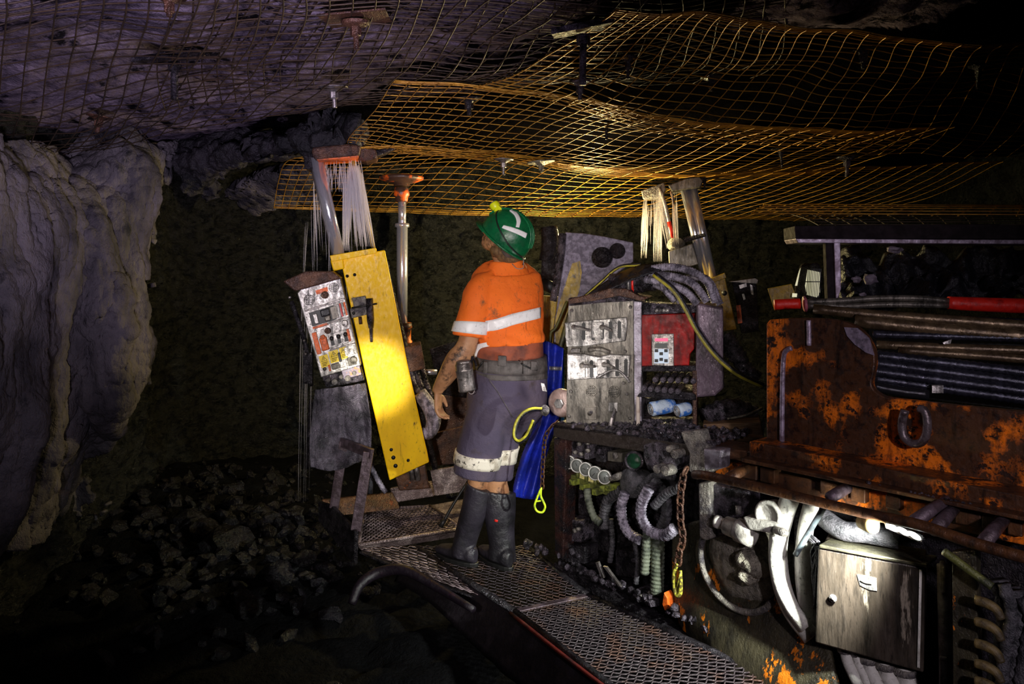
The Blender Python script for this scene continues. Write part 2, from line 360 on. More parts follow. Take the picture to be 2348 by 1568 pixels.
# dusted rib on the left, ragged where the stone dust ends, coal behind it
g = [[(-420, 160, 2.6), (-60, 290, 3.3), (110, 335, 4.1), (230, 325, 4.6), (350, 325, 4.7), (430, 318, 4.9), (520, 300, 5.3)],
     [(-420, 380, 2.6), (-60, 420, 3.15), (90, 430, 3.6), (215, 410, 4.15), (330, 380, 4.45), (400, 372, 4.8), (450, 370, 5.3)],
     [(-420, 600, 2.6), (-60, 600, 3.1), (70, 600, 3.45), (180, 600, 3.85), (270, 600, 4.15), (335, 600, 4.6), (360, 600, 5.2)],
     [(-420, 850, 2.6), (-60, 850, 3.05), (90, 850, 3.5), (180, 850, 3.95), (265, 850, 4.0), (330, 850, 4.5), (355, 850, 5.2)],
     [(-420, 1100, 2.6), (-60, 1080, 3.2), (90, 1060, 3.7), (190, 1040, 4.2), (270, 1010, 4.4), (330, 1000, 4.8), (360, 990, 5.4)],
     [(-420, 1400, 2.9), (-60, 1300, 3.4), (90, 1220, 4.0), (190, 1180, 4.5), (270, 1150, 4.7), (330, 1130, 5.1), (360, 1110, 5.6)]]
fl = net(g)
def keepl(u, v):
    q = fl(u, v); n = noise.fractal(q*3.3, .9, 2.1, 4)
    return u < .80+.15*n-(.22*max(0, v-.62)/.38*1.4)
mb = MB(); mb.grid(fl, 260, 280, keep=keepl); mb.bm.normal_update()
for v in mb.bm.verts:
    q = v.co; gro = V((q.x*2.6, q.y*2.6, q.z*.5))
    v.co += v.normal*(.17*noise.fractal(gro, .9, 2.1, 4)+.035*noise.fractal(V((q.x*3.2+q.z*1.5, q.y*3.2, q.z*3-q.x*2)), 1.0, 2.1, 4))
mb.bm.normal_update()
for v in mb.bm.verts:
    q = v.co; k = min(1, max(0, (P(90, 600, 3.5).x-q.x)*-2.2+.0)); n_ = noise.fractal(V((q.x*7, q.y*7, q.z*10)), .9, 2.1, 3)
    v.co += v.normal*(k*.085*(abs(n_)*-1.2+.3)+.008*noise.noise(q*24))
mb.rough(.004, 40, 2)
o = mb.build('wall_left', rock); struct(o)
md = o.modifiers.new('t', 'SOLIDIFY'); md.thickness = .05; md.offset = 0

# coal rib and face at the back
bw = [(-900, 3.1), (-100, 3.6), (130, 4.3), (250, 4.9), (345, 5.5), (420, 6.3), (640, 7.0), (800, 6.9), (1000, 6.7), (1250, 6.7), (1500, 7.3), (1750, 7.8), (2100, 8.0), (2600, 8.0)]
def fb(u, v):
    a = sample([V(q) for q in bw], u); b = P(a.x, 600, a.y); z = -.2+v*3.9
    b.z = z
    if z < 1.6: b.y -= .12*(1.6-z)
    return b
mb = MB(); mb.grid(fb, 300, 110); mb.rough(.12, 1.6); mb.rough(.05, 7, 3); mb.rough(.02, 22, 5)
struct(mb.build('wall_back', coalwet))
# right-hand rib beyond the machine
mb = MB()
def frr(u, v): return V((4.6-.5*v, -.5+u*9.5, -.2+v*3.8))
mb.grid(frr, 90, 60); mb.rough(.15, 1.5); mb.rough(.05, 6)
struct(mb.build('wall_right', coal))

# loose brow of rock hanging at the left of the mesh
g = [[(395, 330, 5.0), (520, 285, 4.9), (640, 300, 4.6), (740, 290, 4.3), (830, 300, 4.2)],
     [(420, 380, 4.9), (500, 360, 4.7), (600, 345, 4.5), (700, 325, 4.3), (790, 322, 4.2)],
     [(470, 470, 5.2), (500, 405, 5.0), (580, 370, 4.9), (690, 345, 4.6), (780, 335, 4.5)]]
fq = net(g); mb = MB(); mb.grid(fq, 110, 70); mb.rough(.13, 2.0, 4); mb.rough(.035, 8); mb.rough(.012, 26)
o = mb.build('rock_brow', darkroof); tag(o, 'dark jagged ledge of roof rock hanging between the grey rib and the brown rig head', 'rock')
o.modifiers.new('t', 'SOLIDIFY').thickness = .09
g = [[(560, 400, 5.8), (640, 375, 5.6), (740, 365, 5.4)], [(530, 425, 6.0), (640, 420, 5.8), (750, 400, 5.6)], [(590, 470, 6.2), (660, 450, 6.1), (760, 430, 5.8)]]
fq = net(g); mb = MB(); mb.grid(fq, 60, 40); mb.rough(.02, 4); mb.rough(.012, 16)
o = mb.build('rock_slab', rock); tag(o, 'pale cracked rock slab lit under the left end of the new wire mesh', 'rock')
o.modifiers.new('t', 'SOLIDIFY').thickness = .1

# ---------------------------------------------------------------- roof mesh sheets
def sheet(grid, nu, nv, r, m, label, wav=0, jit=0, seed=0, name='wire_mesh_sheet', gap=0.0):
    f0 = net(grid); o = V((seed*2.3, seed, 0))
    def f(u, v):
        q = f0(u, v)
        q.z += wav*noise.noise(V((q.x*1.6, q.y*1.6, 0))+o)+wav*.5*noise.noise(V((q.x*4, q.y*4, 2))+o)
        return q
    mb = MB(); K = 3
    for j in range(nv+1):
        jj = j/nv
        mb.tube([f(i/(nu*2), jj) for i in range(nu*2+1)], r, seg=5, sm=False, cap=True)
    for i in range(nu+1):
        ii = i/nu
        mb.tube([f(ii, j/(nv*2))+V((0, 0, -2*r)) for j in range(nv*2+1)], r, seg=5, sm=False)
    ob = mb.build(name, m); tag(ob, label, 'wire mesh', 'roof mesh sheets'); return f

A = [[(628, 478, 5.2), (760, 482, 5.3), (950, 489, 5.55), (1200, 494, 5.9), (1480, 497, 6.3), (1700, 503, 6.8), (1950, 505, 7.3)],
     [(629, 470, 5.1), (765, 470, 5.2), (965, 474, 5.4), (1222, 478, 5.75), (1510, 482, 6.15), (1735, 492, 6.6), (1990, 490, 7.2)],
     [(638, 415, 4.8), (800, 415, 4.95), (1025, 422, 5.1), (1300, 440, 5.45), (1610, 450, 5.85), (1860, 455, 6.3), (2130, 450, 6.8)],
     [(655, 370, 4.5), (840, 374, 4.6), (1085, 370, 4.75), (1360, 405, 5.1), (1690, 420, 5.5), (1950, 420, 6.0), (2220, 410, 6.4)],
     [(720, 350, 4.3), (890, 342, 4.35), (1140, 350, 4.45), (1390, 398, 4.8), (1740, 405, 5.25), (2010, 390, 5.7), (2280, 380, 6.1)],
     [(750, 340, 4.2), (925, 336, 4.25), (1170, 355, 4.35), (1410, 393, 4.7), (1760, 398, 5.15), (2030, 380, 5.55), (2300, 372, 6.0)]]
sheet(A, 46, 21, .0025, gold, 'bright gold wire mesh sheet sagging above the helmet, nearest the coal wall', .018)
B = [[(795, 336, 4.3), (915, 346, 4.4), (1090, 366, 4.5), (1290, 386, 4.8), (1600, 398, 5.1), (1900, 392, 5.6)],
     [(800, 318, 4.1), (945, 335, 4.2), (1130, 350, 4.3), (1340, 372, 4.5), (1650, 385, 4.9), (1950, 380, 5.4)],
     [(830, 285, 3.75), (1000, 300, 3.85), (1190, 320, 3.95), (1420, 345, 4.2), (1710, 360, 4.6), (2020, 355, 5.1)],
     [(865, 240, 3.4), (1060, 250, 3.45), (1265, 270, 3.55), (1500, 305, 3.8), (1780, 330, 4.2), (2090, 325, 4.7)],
     [(895, 195, 3.05), (1115, 210, 3.1), (1330, 240, 3.25), (1570, 285, 3.5), (1840, 308, 3.9), (2160, 300, 4.5)],
     [(905, 183, 2.98), (1135, 204, 3.0), (1350, 232, 3.15), (1590, 275, 3.4), (1870, 298, 3.8), (2190, 290, 4.4)]]
sheet(B, 34, 20, .0023, gold, 'gold wire mesh sheet with its cut left edge beside the brown rig head', .02, seed=1)
C = [[(1085, 205, 3.0), (1340, 250, 3.25), (1600, 318, 3.7), (1900, 345, 4.2), (2250, 360, 4.8), (2600, 360, 5.4)],
     [(1150, 185, 2.9), (1400, 222, 3.1), (1660, 275, 3.5), (1960, 300, 4.0), (2300, 315, 4.6), (2650, 320, 5.2)],
     [(1230, 140, 2.7), (1480, 165, 2.9), (1730, 195, 3.2), (2000, 225, 3.6), (2350, 245, 4.2), (2700, 250, 4.8)],
     [(1310, 90, 2.48), (1540, 110, 2.65), (1780, 140, 2.95), (2050, 160, 3.3), (2380, 180, 3.8), (2750, 190, 4.4)],
     [(1385, 42, 2.28), (1580, 55, 2.45), (1810, 80, 2.7), (2080, 105, 3.0), (2400, 125, 3.5), (2780, 130, 4.0)],
     [(1412, 17, 2.18), (1600, 32, 2.35), (1830, 60, 2.6), (2100, 88, 2.9), (2430, 105, 3.4), (2800, 110, 3.9)]]
sheet(C, 36, 22, .0023, gold, 'dim gold wire mesh sheet overhead with its corner by the wedge-shaped roof plate', .035, seed=2)
D = [[(-160, -70, 1.75), (250, -80, 1.9), (640, -80, 2.0), (1050, -70, 2.1), (1420, -60, 2.2), (1800, -60, 2.3)],
     [(-160, 20, 2.05), (270, -10, 2.15), (660, -5, 2.15), (1060, 10, 2.25), (1440, 10, 2.35), (1800, 0, 2.5)],
     [(-160, 120, 2.5), (260, 75, 2.5), (650, 60, 2.4), (1030, 80, 2.5), (1400, 60, 2.6), (1800, 40, 2.8)],
     [(-160, 230, 3.0), (230, 190, 3.0), (600, 135, 2.75), (980, 150, 2.8), (1370, 120, 2.85), (1800, 90, 3.1)],
     [(-160, 330, 3.8), (200, 290, 3.6), (540, 215, 3.1), (900, 205, 3.15), (1330, 175, 3.1), (1780, 150, 3.5)],
     [(-160, 410, 4.6), (140, 358, 4.2), (470, 285, 3.6), (820, 240, 3.4), (1230, 205, 3.3), (1700, 190, 3.8)]]
sheet(D, 38, 26, .0028, brownwire, 'old dark wire mesh sheet pinned against the lilac-grey roof rock at the upper left', .05, seed=3)
E = [[(380, 250, 3.3), (620, 215, 3.25), (900, 185, 3.1), (1150, 190, 3.05)],
     [(360, 170, 2.95), (620, 130, 2.85), (930, 120, 2.75), (1250, 140, 2.75)],
     [(380, 80, 2.5), (680, 40, 2.45), (1000, 30, 2.4), (1400, 60, 2.45)],
     [(420, -40, 2.1), (760, -60, 2.1), (1100, -50, 2.1), (1500, -20, 2.15)]]
sheet(E, 22, 16, .0026, brownwire, 'old brown wire mesh sheet lapped under the big square roof plate at the top centre', .05, seed=4)
T = [[(1722, 489, 3.9), (1900, 490, 3.75), (2100, 491, 3.6), (2400, 492, 3.4)],
     [(1735, 478, 4.15), (1930, 478, 4.05), (2130, 478, 3.95), (2400, 478, 3.8)],
     [(1750, 469, 4.4), (1950, 469, 4.4), (2150, 470, 4.3), (2400, 471, 4.2)]]
sheet(T, 14, 4, .0034, gold, 'flat gold wire mesh sheet lying ready on the dark tray beam at the right', 0, seed=5)
T2 = [[(1880, 515, 3.7), (2100, 515, 3.6), (2400, 515, 3.4)], [(1850, 500, 4.0), (2080, 500, 3.9), (2400, 500, 3.8)], [(1815, 489, 4.3), (2060, 489, 4.2), (2400, 489, 4.1)]]
sheet(T2, 11, 5, .003, brownwire, 'dull wire mesh sheet lying lowest on the dark tray beam at the right', 0, seed=6)

# ---------------------------------------------------------------- roof bolts
def bolt(px, py, Y, plate, L, label, m=None, pr=.07, tilt=(0, 0), kind='round', nut=.018):
    t = thing('roof_bolt', label, 'roof bolt', 'roof bolts and plates')
    c = P(px, py, Y); ax = V((tilt[0], tilt[1], -1)).normalized(); a, b = frame(ax); m = m or steel
    if kind == 'round':
        MB().lathe(c-ax*.004, ax, [(0, pr), (.005, pr), (.008, pr*.8), (.02, pr*.35), (.024, pr*.3), (.024, .001)]).build('plate', m, t)
    elif kind == 'square':
        w, h = pr*1.25, pr
        mb = MB().prism([c+V((-w, -h*.8, 0)), c+V((w, -h*.8, .02)), c+V((w*.95, h, .03)), c+V((-w*.9, h, .01))], V((0, 0, -.007)))
        mb.lathe(c, ax, [(0, pr*.55), (.012, pr*.5), (.02, pr*.25), (.02, .001)])
        mb.build('plate', m, t, bev=.002)
    else:
        mb = MB().prism([c+V((-pr*1.2, -pr, -.02)), c+V((pr, -pr*.6, .03)), c+V((pr*1.0, pr, .05)), c+V((-pr, pr, .02))], V((0, 0, -.02)))
        mb.build('plate', m, t, bev=.003)
    MB().lathe(c, ax, [(.012, nut), (.03, nut), (.045, nut*1.0), (.048, nut*.8), (.048, .001)], seg=6, smooth=False).build('nut', m, t)
    MB().lathe(c, ax, [(.04, nut*.55)]+[(.04+L*k/16, nut*(.55 if k % 2 else .48)) for k in range(1, 16)]+[(.04+L, nut*.5), (.04+L, .001)], seg=12).build('threaded_end', m, t)
bolt(815, 48, 2.35, 1, .05, 'rusty square roof plate with a short hex bolt at the top centre-left', brown, .085, (.02, .1), 'square')
bolt(400, 135, 2.9, 1, .12, 'long thick roof bolt with a dark plate on the lilac rock at upper left', darksteel, .10, (0, 0), 'wedge', .026)
bolt(228, 268, 3.7, 1, .04, 'short roof bolt nearest the top of the grey rib', brown, .06, (-.15, 0), 'round', .022)
bolt(765, 200, 3.1, 1, .045, 'pale round roof bolt above the brown rig head', steel, .06, (.03, .1))
bolt(1075, 226, 3.3, 1, .035, 'dark round roof bolt left in the dense band of gold mesh', darksteel, .062, (.02, .1), nut=.02)
bolt(1338, 70, 2.35, 1, .13, 'wedge-shaped roof plate with a long tube bolt at the top centre', wetsteel, .09, (-.01, .1), 'wedge', .022)
bolt(1330, 188, 2.95, 1, .03, 'small round roof bolt straight below the wedge-shaped plate', wetsteel, .045, (0, .1), nut=.017)
bolt(1390, 262, 3.7, 1, .085, 'thin roof bolt with a long tail in the middle of the gold mesh', darksteel, .06, (.02, .05), nut=.013)
bolt(1155, 366, 4.35, 1, .05, 'grey roof bolt just left of the twisted mesh loop above the helmet', steel, .058, (-.02, 0))
bolt(1240, 372, 4.45, 1, .02, 'mud-caked flat roof plate in the twisted mesh loop above the helmet', flange, .085, (.1, 0), nut=.016)
bolt(1632, 178, 3.3, 1, .02, 'small dim roof bolt above the right drill rig, behind two layers of mesh', darksteel, .05)
bolt(1790, 342, 4.5, 1, .07, 'roof bolt with a slanting tail at the right end of the lit mesh', darksteel, .06, (.08, 0), nut=.014)
bolt(1942, 362, 4.3, 1, .07, 'roof bolt with a pale washer above the dark tray beam', wetsteel, .06, (0, 0), nut=.022)
bolt(2243, 152, 3.3, 1, .06, 'faint roof bolt alone in the dark upper right corner', darksteel, .04, nut=.016)
bolt(1440, 132, 2.8, 1, .04, 'narrow grey roof bolt just right of the wedge-shaped plate', wetsteel, .03, nut=.012)
bolt(1980, 118, 3.0, 1, .03, 'dark square roof bolt below the mesh at the upper right', darksteel, .04, kind='square')
bolt(388, -8, 2.2, 1, .02, 'rusty roof bolt cut off by the top edge above the long thick bolt', brown, .05, nut=.016)

# ---------------------------------------------------------------- coal on the floor
def lumpmesh(c, r, seed, name, m, parent=None):
    mb = MB(); bmesh.ops.create_icosphere(mb.bm, subdivisions=2, radius=1)
    rr = random.Random(seed); sx, sy, sz = rr.uniform(.8, 1.3), rr.uniform(.7, 1.2), rr.uniform(.5, .8)
    for v in mb.bm.verts:
        q = v.co.copy(); k = 1+.45*noise.noise(q*1.3+V((seed, 0, 0)))
        v.co = V((q.x*sx, q.y*sy, q.z*sz))*r*k+V(c)
    return mb.build(name, m, parent)
spots = [(345, 1140, 4.9, .09, 'flat coal lump at the top of the rubble heap, furthest left'), (430, 1165, 4.8, .11, 'lilac-tinted coal lump on the crest of the rubble heap'),
         (520, 1215, 4.5, .12, 'large glinting coal lump half way down the heap'), (470, 1190, 4.7, .08, 'squat coal lump wedged between the crest and the big glinting lump'),
         (640, 1275, 4.2, .10, 'coal lump with pale glints near the step platform'), (570, 1320, 3.9, .08, 'coal lump in front of the rubble heap, in deep shade'),
         (505, 1400, 3.5, .045, 'small pale stone chip alone on the dark floor'), (395, 1290, 4.1, .08, 'coal lump at the near left foot of the heap'),
         (700, 1265, 4.35, .07, 'coal lump closest to the step platform edge'), (760, 1430, 3.2, .05, 'small coal lump below the purple hose end')]
for i, (px, py, Y, r, lb) in enumerate(spots):
    q = P(px, py, Y); q.z = floor_h(q.x, q.y)+r*.25
    o = lumpmesh(q, r*1.0, i+3, 'coal_lump', lump); tag(o, lb, 'coal', 'coal lumps on the floor')
mb = MB(); rr = random.Random(4)
for i in range(700):
    if rr.random() < .6: x, y = rr.gauss(-2.2, .75), rr.gauss(5.2, .6)
    else: x, y = rr.gauss(-1.35, .5), rr.gauss(4.5, .4)
    if x > -.75 and y < 5.2: continue
    if y > 6.3: continue
    r = rr.uniform(.012, .06); c = V((x, y, floor_h(x, y)+r*.3)); b = bmesh.ops.create_icosphere(mb.bm, subdivisions=1, radius=r)
    sc = V((rr.uniform(.6, 1.4), rr.uniform(.6, 1.4), rr.uniform(.4, .9))); rt = Matrix.Rotation(rr.uniform(0, 6), 3, V((rr.random(), rr.random(), 1)))
    for v in b['verts']:
        k = 1+.4*noise.noise(v.co*30+V((i, 0, 0))); v.co = c+rt@V((v.co.x*sc.x*k, v.co.y*sc.y*k, v.co.z*sc.z*k))
tag(mb.build('coal_rubble', lump), 'heap of small broken coal on the floor left of the step platform', 'coal', kind='stuff')
# ================================================================ THE MINER
from mathutils.bvhtree import BVHTree
def bvh_of(bm):
    bm.normal_update()
    return BVHTree.FromBMesh(bm)
def cast(bv, px, py, off=.003):
    d = P(px, py, 1)-V((0, 0, CZ)); d.normalize(); q, n, _, _ = bv.ray_cast(V((0, 0, CZ)), d)
    if q is None: return None
    if n.dot(d) > 0: n = -n
    return q+n*off, n
def patch_on(bv, poly_rows, mb, off=.0025, th=.004):
    """rows of pixel points laid over a surface; gives a thin raised patch"""
    top = []
    for r in poly_rows:
        for (px, py) in r:
            c = cast(bv, px, py, off)
            if c is None: return False
            top.append(c)
    nu = len(poly_rows[0])-1; nv = len(poly_rows)-1; n = len(top)
    vs = [c[0] for c in top]+[c[0]-c[1]*th for c in top]; fs = []; g = lambda i, j: j*(nu+1)+i
    for j in range(nv):
        for i in range(nu):
            q = (g(i, j), g(i+1, j), g(i+1, j+1), g(i, j+1)); fs += [q, tuple(k+n for k in q[::-1])]
    for i in range(nu): fs += [(g(i+1, 0), g(i, 0), g(i, 0)+n, g(i+1, 0)+n), (g(i, nv), g(i+1, nv), g(i+1, nv)+n, g(i, nv)+n)]
    for j in range(nv): fs += [(g(0, j), g(0, j+1), g(0, j+1)+n, g(0, j)+n), (g(nu, j+1), g(nu, j), g(nu, j)+n, g(nu, j+1)+n)]
    mb.add(vs, fs, True); return True
def strip(bv, top, bot, mb, n=24, off=.0025, th=.004):
    T = [V((*q, 0)) for q in top]; B_ = [V((*q, 0)) for q in bot]; rows = []
    for k in range(5):
        rows.append([tuple(sample(T, i/n).lerp(sample(B_, i/n), k/4)[:2]) for i in range(n+1)])
    return patch_on(bv, rows, mb, off, th)

class Loft:
    """rows: (left px,py,Y, right px,py,Y, half depth); closed elliptical sections, Catmull-Rom between them"""
    def __init__(s, rows, ex=2.3):
        s.L = [P(*r[0]) for r in rows]; s.R = [P(*r[1]) for r in rows]; s.H = [r[2] for r in rows]; s.ex = ex
    def at(s, t, th, grow=0):
        l, r, h = sample(s.L, t), sample(s.R, t), sample(s.H, t); c = (l+r)/2; a = (r-l)/2
        t2 = min(t+.02, 1); t1 = max(t-.02, 0); ax = ((sample(s.L, t2)+sample(s.R, t2))-(sample(s.L, t1)+sample(s.R, t1))).normalized()
        b = ax.cross(a).normalized(); ca, sa = math.cos(th), math.sin(th); e = 2/s.ex
        x = math.copysign(abs(ca)**e, ca); y = math.copysign(abs(sa)**e, sa)
        return c+a.normalized()*(a.length+grow)*x+b*(h+grow)*y
    def put(s, mb, n=24, m=36, t0=0, t1=1, tf0=None, tf1=None, grow=0, cap=True):
        f0 = tf0 or (lambda th: t0); f1 = tf1 or (lambda th: t1); rs = []
        for i in range(n+1):
            rs.append([s.at(f0(2*math.pi*k/m)+(f1(2*math.pi*k/m)-f0(2*math.pi*k/m))*i/n, 2*math.pi*k/m, grow) for k in range(m)])
        mb.rings(rs, cap=cap)

miner = thing('person', 'miner on the walkway in orange shirt, navy shorts and green helmet, looking up', 'person')
Yb = 3.85
# --- head frame: turned left and away, tilted back
hh = V((-.93, .37, 0)).normalized(); ti = math.radians(40)
Fd = (hh*math.cos(ti)+V((0, 0, 1))*math.sin(ti)).normalized(); Ud = (V((0, 0, 1))*math.cos(ti)-hh*math.sin(ti)).normalized(); Rd = Fd.cross(Ud).normalized()
hc = P(1160, 543, Yb)                      # centre of the helmet opening
def H(f, r, u): return hc+Fd*f+Rd*r+Ud*u   # Rd points to the wearer's right (away), -Rd is the visible left side
def hand(mb, wrist, d, back, side, s=1.0, curl=(.35, .45, .55, .65)):
    """wrist -> fingertips direction d, back-of-hand normal, side = thumb side"""
    d, side = V(d).normalized(), V(side).normalized(); back = side.cross(d).normalized()*(1 if side.cross(d).dot(V(back)) > 0 else -1)
    palm = [wrist+d*(.02*k)*s for k in range(6)]; wd = [.026, .031, .037, .040, .040, .036]
    rs = []
    for k, c in enumerate(palm):
        rs.append([c+side*wd[k]*s*math.cos(a)+back*.0145*s*math.sin(a) for a in [2*math.pi*i/14 for i in range(14)]])
    mb.rings(rs)
    offs = [.028, .010, -.009, -.027]; ln = [.072, .080, .074, .058]
    for i in range(4):
        a = curl[i]; base = wrist+d*.088*s+side*offs[i]*s; p = base; pts = [base-d*.02*s, base]; ang = 0
        for j, fr_ in enumerate((.45, .32, .26)):
            ang += a*(.8 if j == 0 else 1.0); dd = d*math.cos(ang)-back*math.sin(ang); p = p+dd*ln[i]*fr_*s; pts.append(p)
        mb.tube(pts, [.0095*s, .0095*s, .009*s, .0085*s, .0068*s], seg=10, n=4)
    b0 = wrist+d*.025*s+side*.022*s
    mb.tube([b0-side*.01, b0+side*.02*s+d*.018*s-back*.006, b0+side*.032*s+d*.045*s-back*.014*s, b0+side*.03*s+d*.072*s-back*.024*s], [.014*s, .0125*s, .0105*s, .0075*s], seg=10, n=4)

mb = MB()
# head, jaw, neck
mb.ell(H(-.012, 0, .02), .094, .074, .10, Fd, Rd, Ud)
mb.ell(H(.035, 0, -.045), .062, .058, .070, Fd, Rd, Ud)
mb.ell(H(.055, 0, -.098), .036, .034, .026, Fd, Rd, Ud)
mb.tube([H(.102, 0, -.018), H(.115, 0, -.045), H(.093, 0, -.060)], [.010, .017, .012], seg=10)
mb.ell(H(.090, 0, -.078), .012, .026, .008, Fd, Rd, Ud); mb.ell(H(.089, 0, -.088), .010, .022, .007, Fd, Rd, Ud)
for s_ in (-1, 1):
    mb.ell(H(.06, s_*.030, -.035), .03, .024, .02, Fd, Rd, Ud); mb.ell(H(.075, s_*.031, -.008), .016, .022, .010, Fd, Rd, Ud)
    mb.ell(H(.012, s_*.073, -.035), .022, .010, .034, (Fd-Ud*.25).normalized(), Rd, (Ud+Fd*.25).normalized())
nb = P(1160, 640, Yb+.01)
mb.tube([H(-.025, 0, -.01), H(-.02, 0, -.07), P(1158, 607, Yb+.01), nb, P(1163, 690, Yb+.02)], [.060, .053, .052, .060, .075], seg=20)
# trunk inside the clothes
trunk = Loft([((1088, 650, Yb-.03), (1228, 648, Yb+.10), .085), ((1090, 700, Yb-.03), (1232, 700, Yb+.10), .11), ((1098, 780, Yb-.03), (1230, 780, Yb+.10), .10),
              ((1098, 860, Yb-.02), (1232, 860, Yb+.08), .10), ((1090, 930, Yb-.02), (1220, 930, Yb+.08), .10)])
trunk.put(mb, 20, 28)
# left arm, hanging
ls = P(1094, 655, Yb-.06); le = P(1070, 792, Yb-.10); lw = P(1006, 890, Yb-.07)
mb.tube([P(1130, 655, Yb), P(1100, 672, Yb-.06), P(1088, 715, Yb-.09), le, P(1046, 826, Yb-.10), P(1024, 862, Yb-.09), lw, P(1003, 900, Yb-.07)], [.05, .046, .048, .052, .056, .045, .031, .027], seg=20)
hand(mb, P(1003, 898, Yb-.07), V((.05, .15, -1)), V((-1, -.35, 0)), V((.25, .75, .1)), 1.0, (.45, .5, .5, .5))
# right arm, reaching forward and away to the controls
rw = P(1195, 760, Yb+.55)
mb.tube([P(1190, 645, Yb+.04), P(1210, 670, Yb+.12), P(1212, 720, Yb+.24), P(1212, 770, Yb+.30), P(1203, 768, Yb+.42), rw], [.05, .045, .045, .044, .042, .028], seg=16)
hand(mb, rw, V((-.2, 1, .05)), V((0, 0, 1)), V((-.9, -.2, .2)), 1.0)
# legs
mb.tube([P(1120, 900, Yb), P(1105, 1000, Yb-.03), P(1096, 1090, Yb-.02), P(1088, 1150, Yb), P(1070, 1230, Yb+.03)], [.08, .07, .052, .045, .035], seg=20)
mb.tube([P(1180, 900, Yb+.06), P(1148, 1000, Yb+.05), P(1137, 1088, Yb+.02), P(1137, 1110, Yb+.02), P(1142, 1140, Yb+.02), P(1148, 1240, Yb+.01)], [.09, .075, .066, .062, .060, .035], seg=20)
mb.build('body', skin, miner, remesh=.0048, smoothit=3)

# hair at the nape and temple
mb = MB()
mb.ell(H(-.028, 0, -.022), .092, .083, .082, Fd, Rd, Ud, 16, 26)
mb.ell(H(-.070, 0, -.055), .050, .066, .055, (Fd+Ud*.5).normalized(), Rd, (Ud-Fd*.5).normalized(), 14, 22)
mb.ell(P(1166, 590, Yb-.005), .066, .062, .040); mb.ell(P(1150, 575, Yb-.01), .062, .055, .045)
mb.rough(.003, 60, 2); mb.build('hair', hair, miner)
# safety glasses
mb = MB()
mb.tube([H(.02, -.079, -.012), H(.06, -.080, -.012), H(.098, -.066, -.012)], .0035, seg=8)
for s_ in (-1, 1): mb.ell(H(.104, s_*.033, -.018), .010, .034, .021, (Fd-Rd*-s_*.35).normalized(), (Rd+Fd*-s_*.35).normalized(), Ud)
mb.tube([H(.02, .079, -.012), H(.06, .080, -.012), H(.098, .066, -.012)], .0035, seg=8)
mb.build('safety_glasses', brown, miner)

# --- helmet
def dome(t, p, g=0):
    t, p = math.radians(t), math.radians(p); c = math.cos(t)**.9 if t < 1.57 else 0
    return H((.143+g)*c*math.cos(p), (.118+g)*c*math.sin(p), (.142+g)*math.sin(t))
mb = MB(); rs = [[dome(-14+104*i/18, 360*k/48) for k in range(48)] for i in range(19)]
rs[-1] = [H(0, 0, .142)+(q-H(0, 0, .142))*.01 for q in rs[-1]]
mb.rings(rs, cap=True)
# raised crown ridges, rain gutter and peak
for p_ in (-16, 0, 16):
    mb.tube([dome(t, 0, .001)+Rd*(p_*.0014)*math.cos(math.radians(t-40)) for t in range(15, 91, 15)]+[dome(t, 180, .001)+Rd*(p_*.0014)*math.cos(math.radians(t-40)) for t in range(75, 14, -15)], .006, seg=8)
helmb = bvh_of(mb.bm)
hel = mb.build('helmet', helm, miner, bev=0)
mb = MB()
mb.tube([H(.146*math.cos(a), .122*math.sin(a), -.030) for a in [2*math.pi*k/40 for k in range(40)]], .0065, seg=8, closed=True, n=2)
def peak(u, v):
    a = math.radians(-62+124*u); e = .034*v*(math.cos(a)**.7)
    return H((.143+e)*math.cos(a), (.118+e*.5)*math.sin(a), -.026-.012*v)
mb.shell(peak, 24, 6, Ud*.004); mb.build('helmet_brim', helm, hel)
mb = MB()
for tb in [([(1174, 480), (1186, 490), (1193, 505), (1190, 522)], [(1168, 484), (1179, 494), (1184, 508), (1182, 521)]),
           ([(1155, 517), (1172, 521), (1190, 527), (1208, 535)], [(1151, 523), (1168, 530), (1186, 537), (1204, 546)])]:
    strip(helmb, tb[0], tb[1], mb, 40, .006, .006)
mb.build('reflective_strip', tape, hel)
mb = MB(); mb.lathe(H(.128, -.01, .082), (Fd+Ud*.25), [(0, .022), (.014, .027), (.034, .027), (.038, .022), (.038, .001)], seg=24)
mb.box(H(.115, -.006, .085), (.03, .045, .04), Fd, Rd); lamp_ = mb.build('cap_lamp', lime, hel, bev=.003)
MB().lathe(H(.165, -.01, .092), (Fd+Ud*.25), [(0, .02), (.004, .019), (.004, .001)], seg=20).build('lamp_lens', glass, lamp_)
MB().tube([H(.11, -.03, .085), H(.09, -.08, .075), H(.03, -.122, .045), H(-.06, -.118, .01), H(-.12, -.07, -.01), H(-.155, -.02, -.02), H(-.165, .0, -.05)], .0035, seg=8).build('lamp_cable', inkm, hel)
# nape flap and wire clip
def nape(u, v):
    a = math.radians(98+150*u); q = H((.140-.03*v)*math.cos(a), (.116-.022*v)*math.sin(a), -.03-.05*v*math.sin(math.pi*u)**.5); return q
MB().shell(nape, 22, 6, Ud*.0+Fd*.003).build('nape_band', beltm, hel)
MB().tube([H(-.150, -.035, -.01), H(-.172, -.04, -.03), H(-.185, -.03, -.055), H(-.165, -.045, -.075), H(-.13, -.05, -.072)], .002, seg=6).build('cable_clip', greywire, hel)

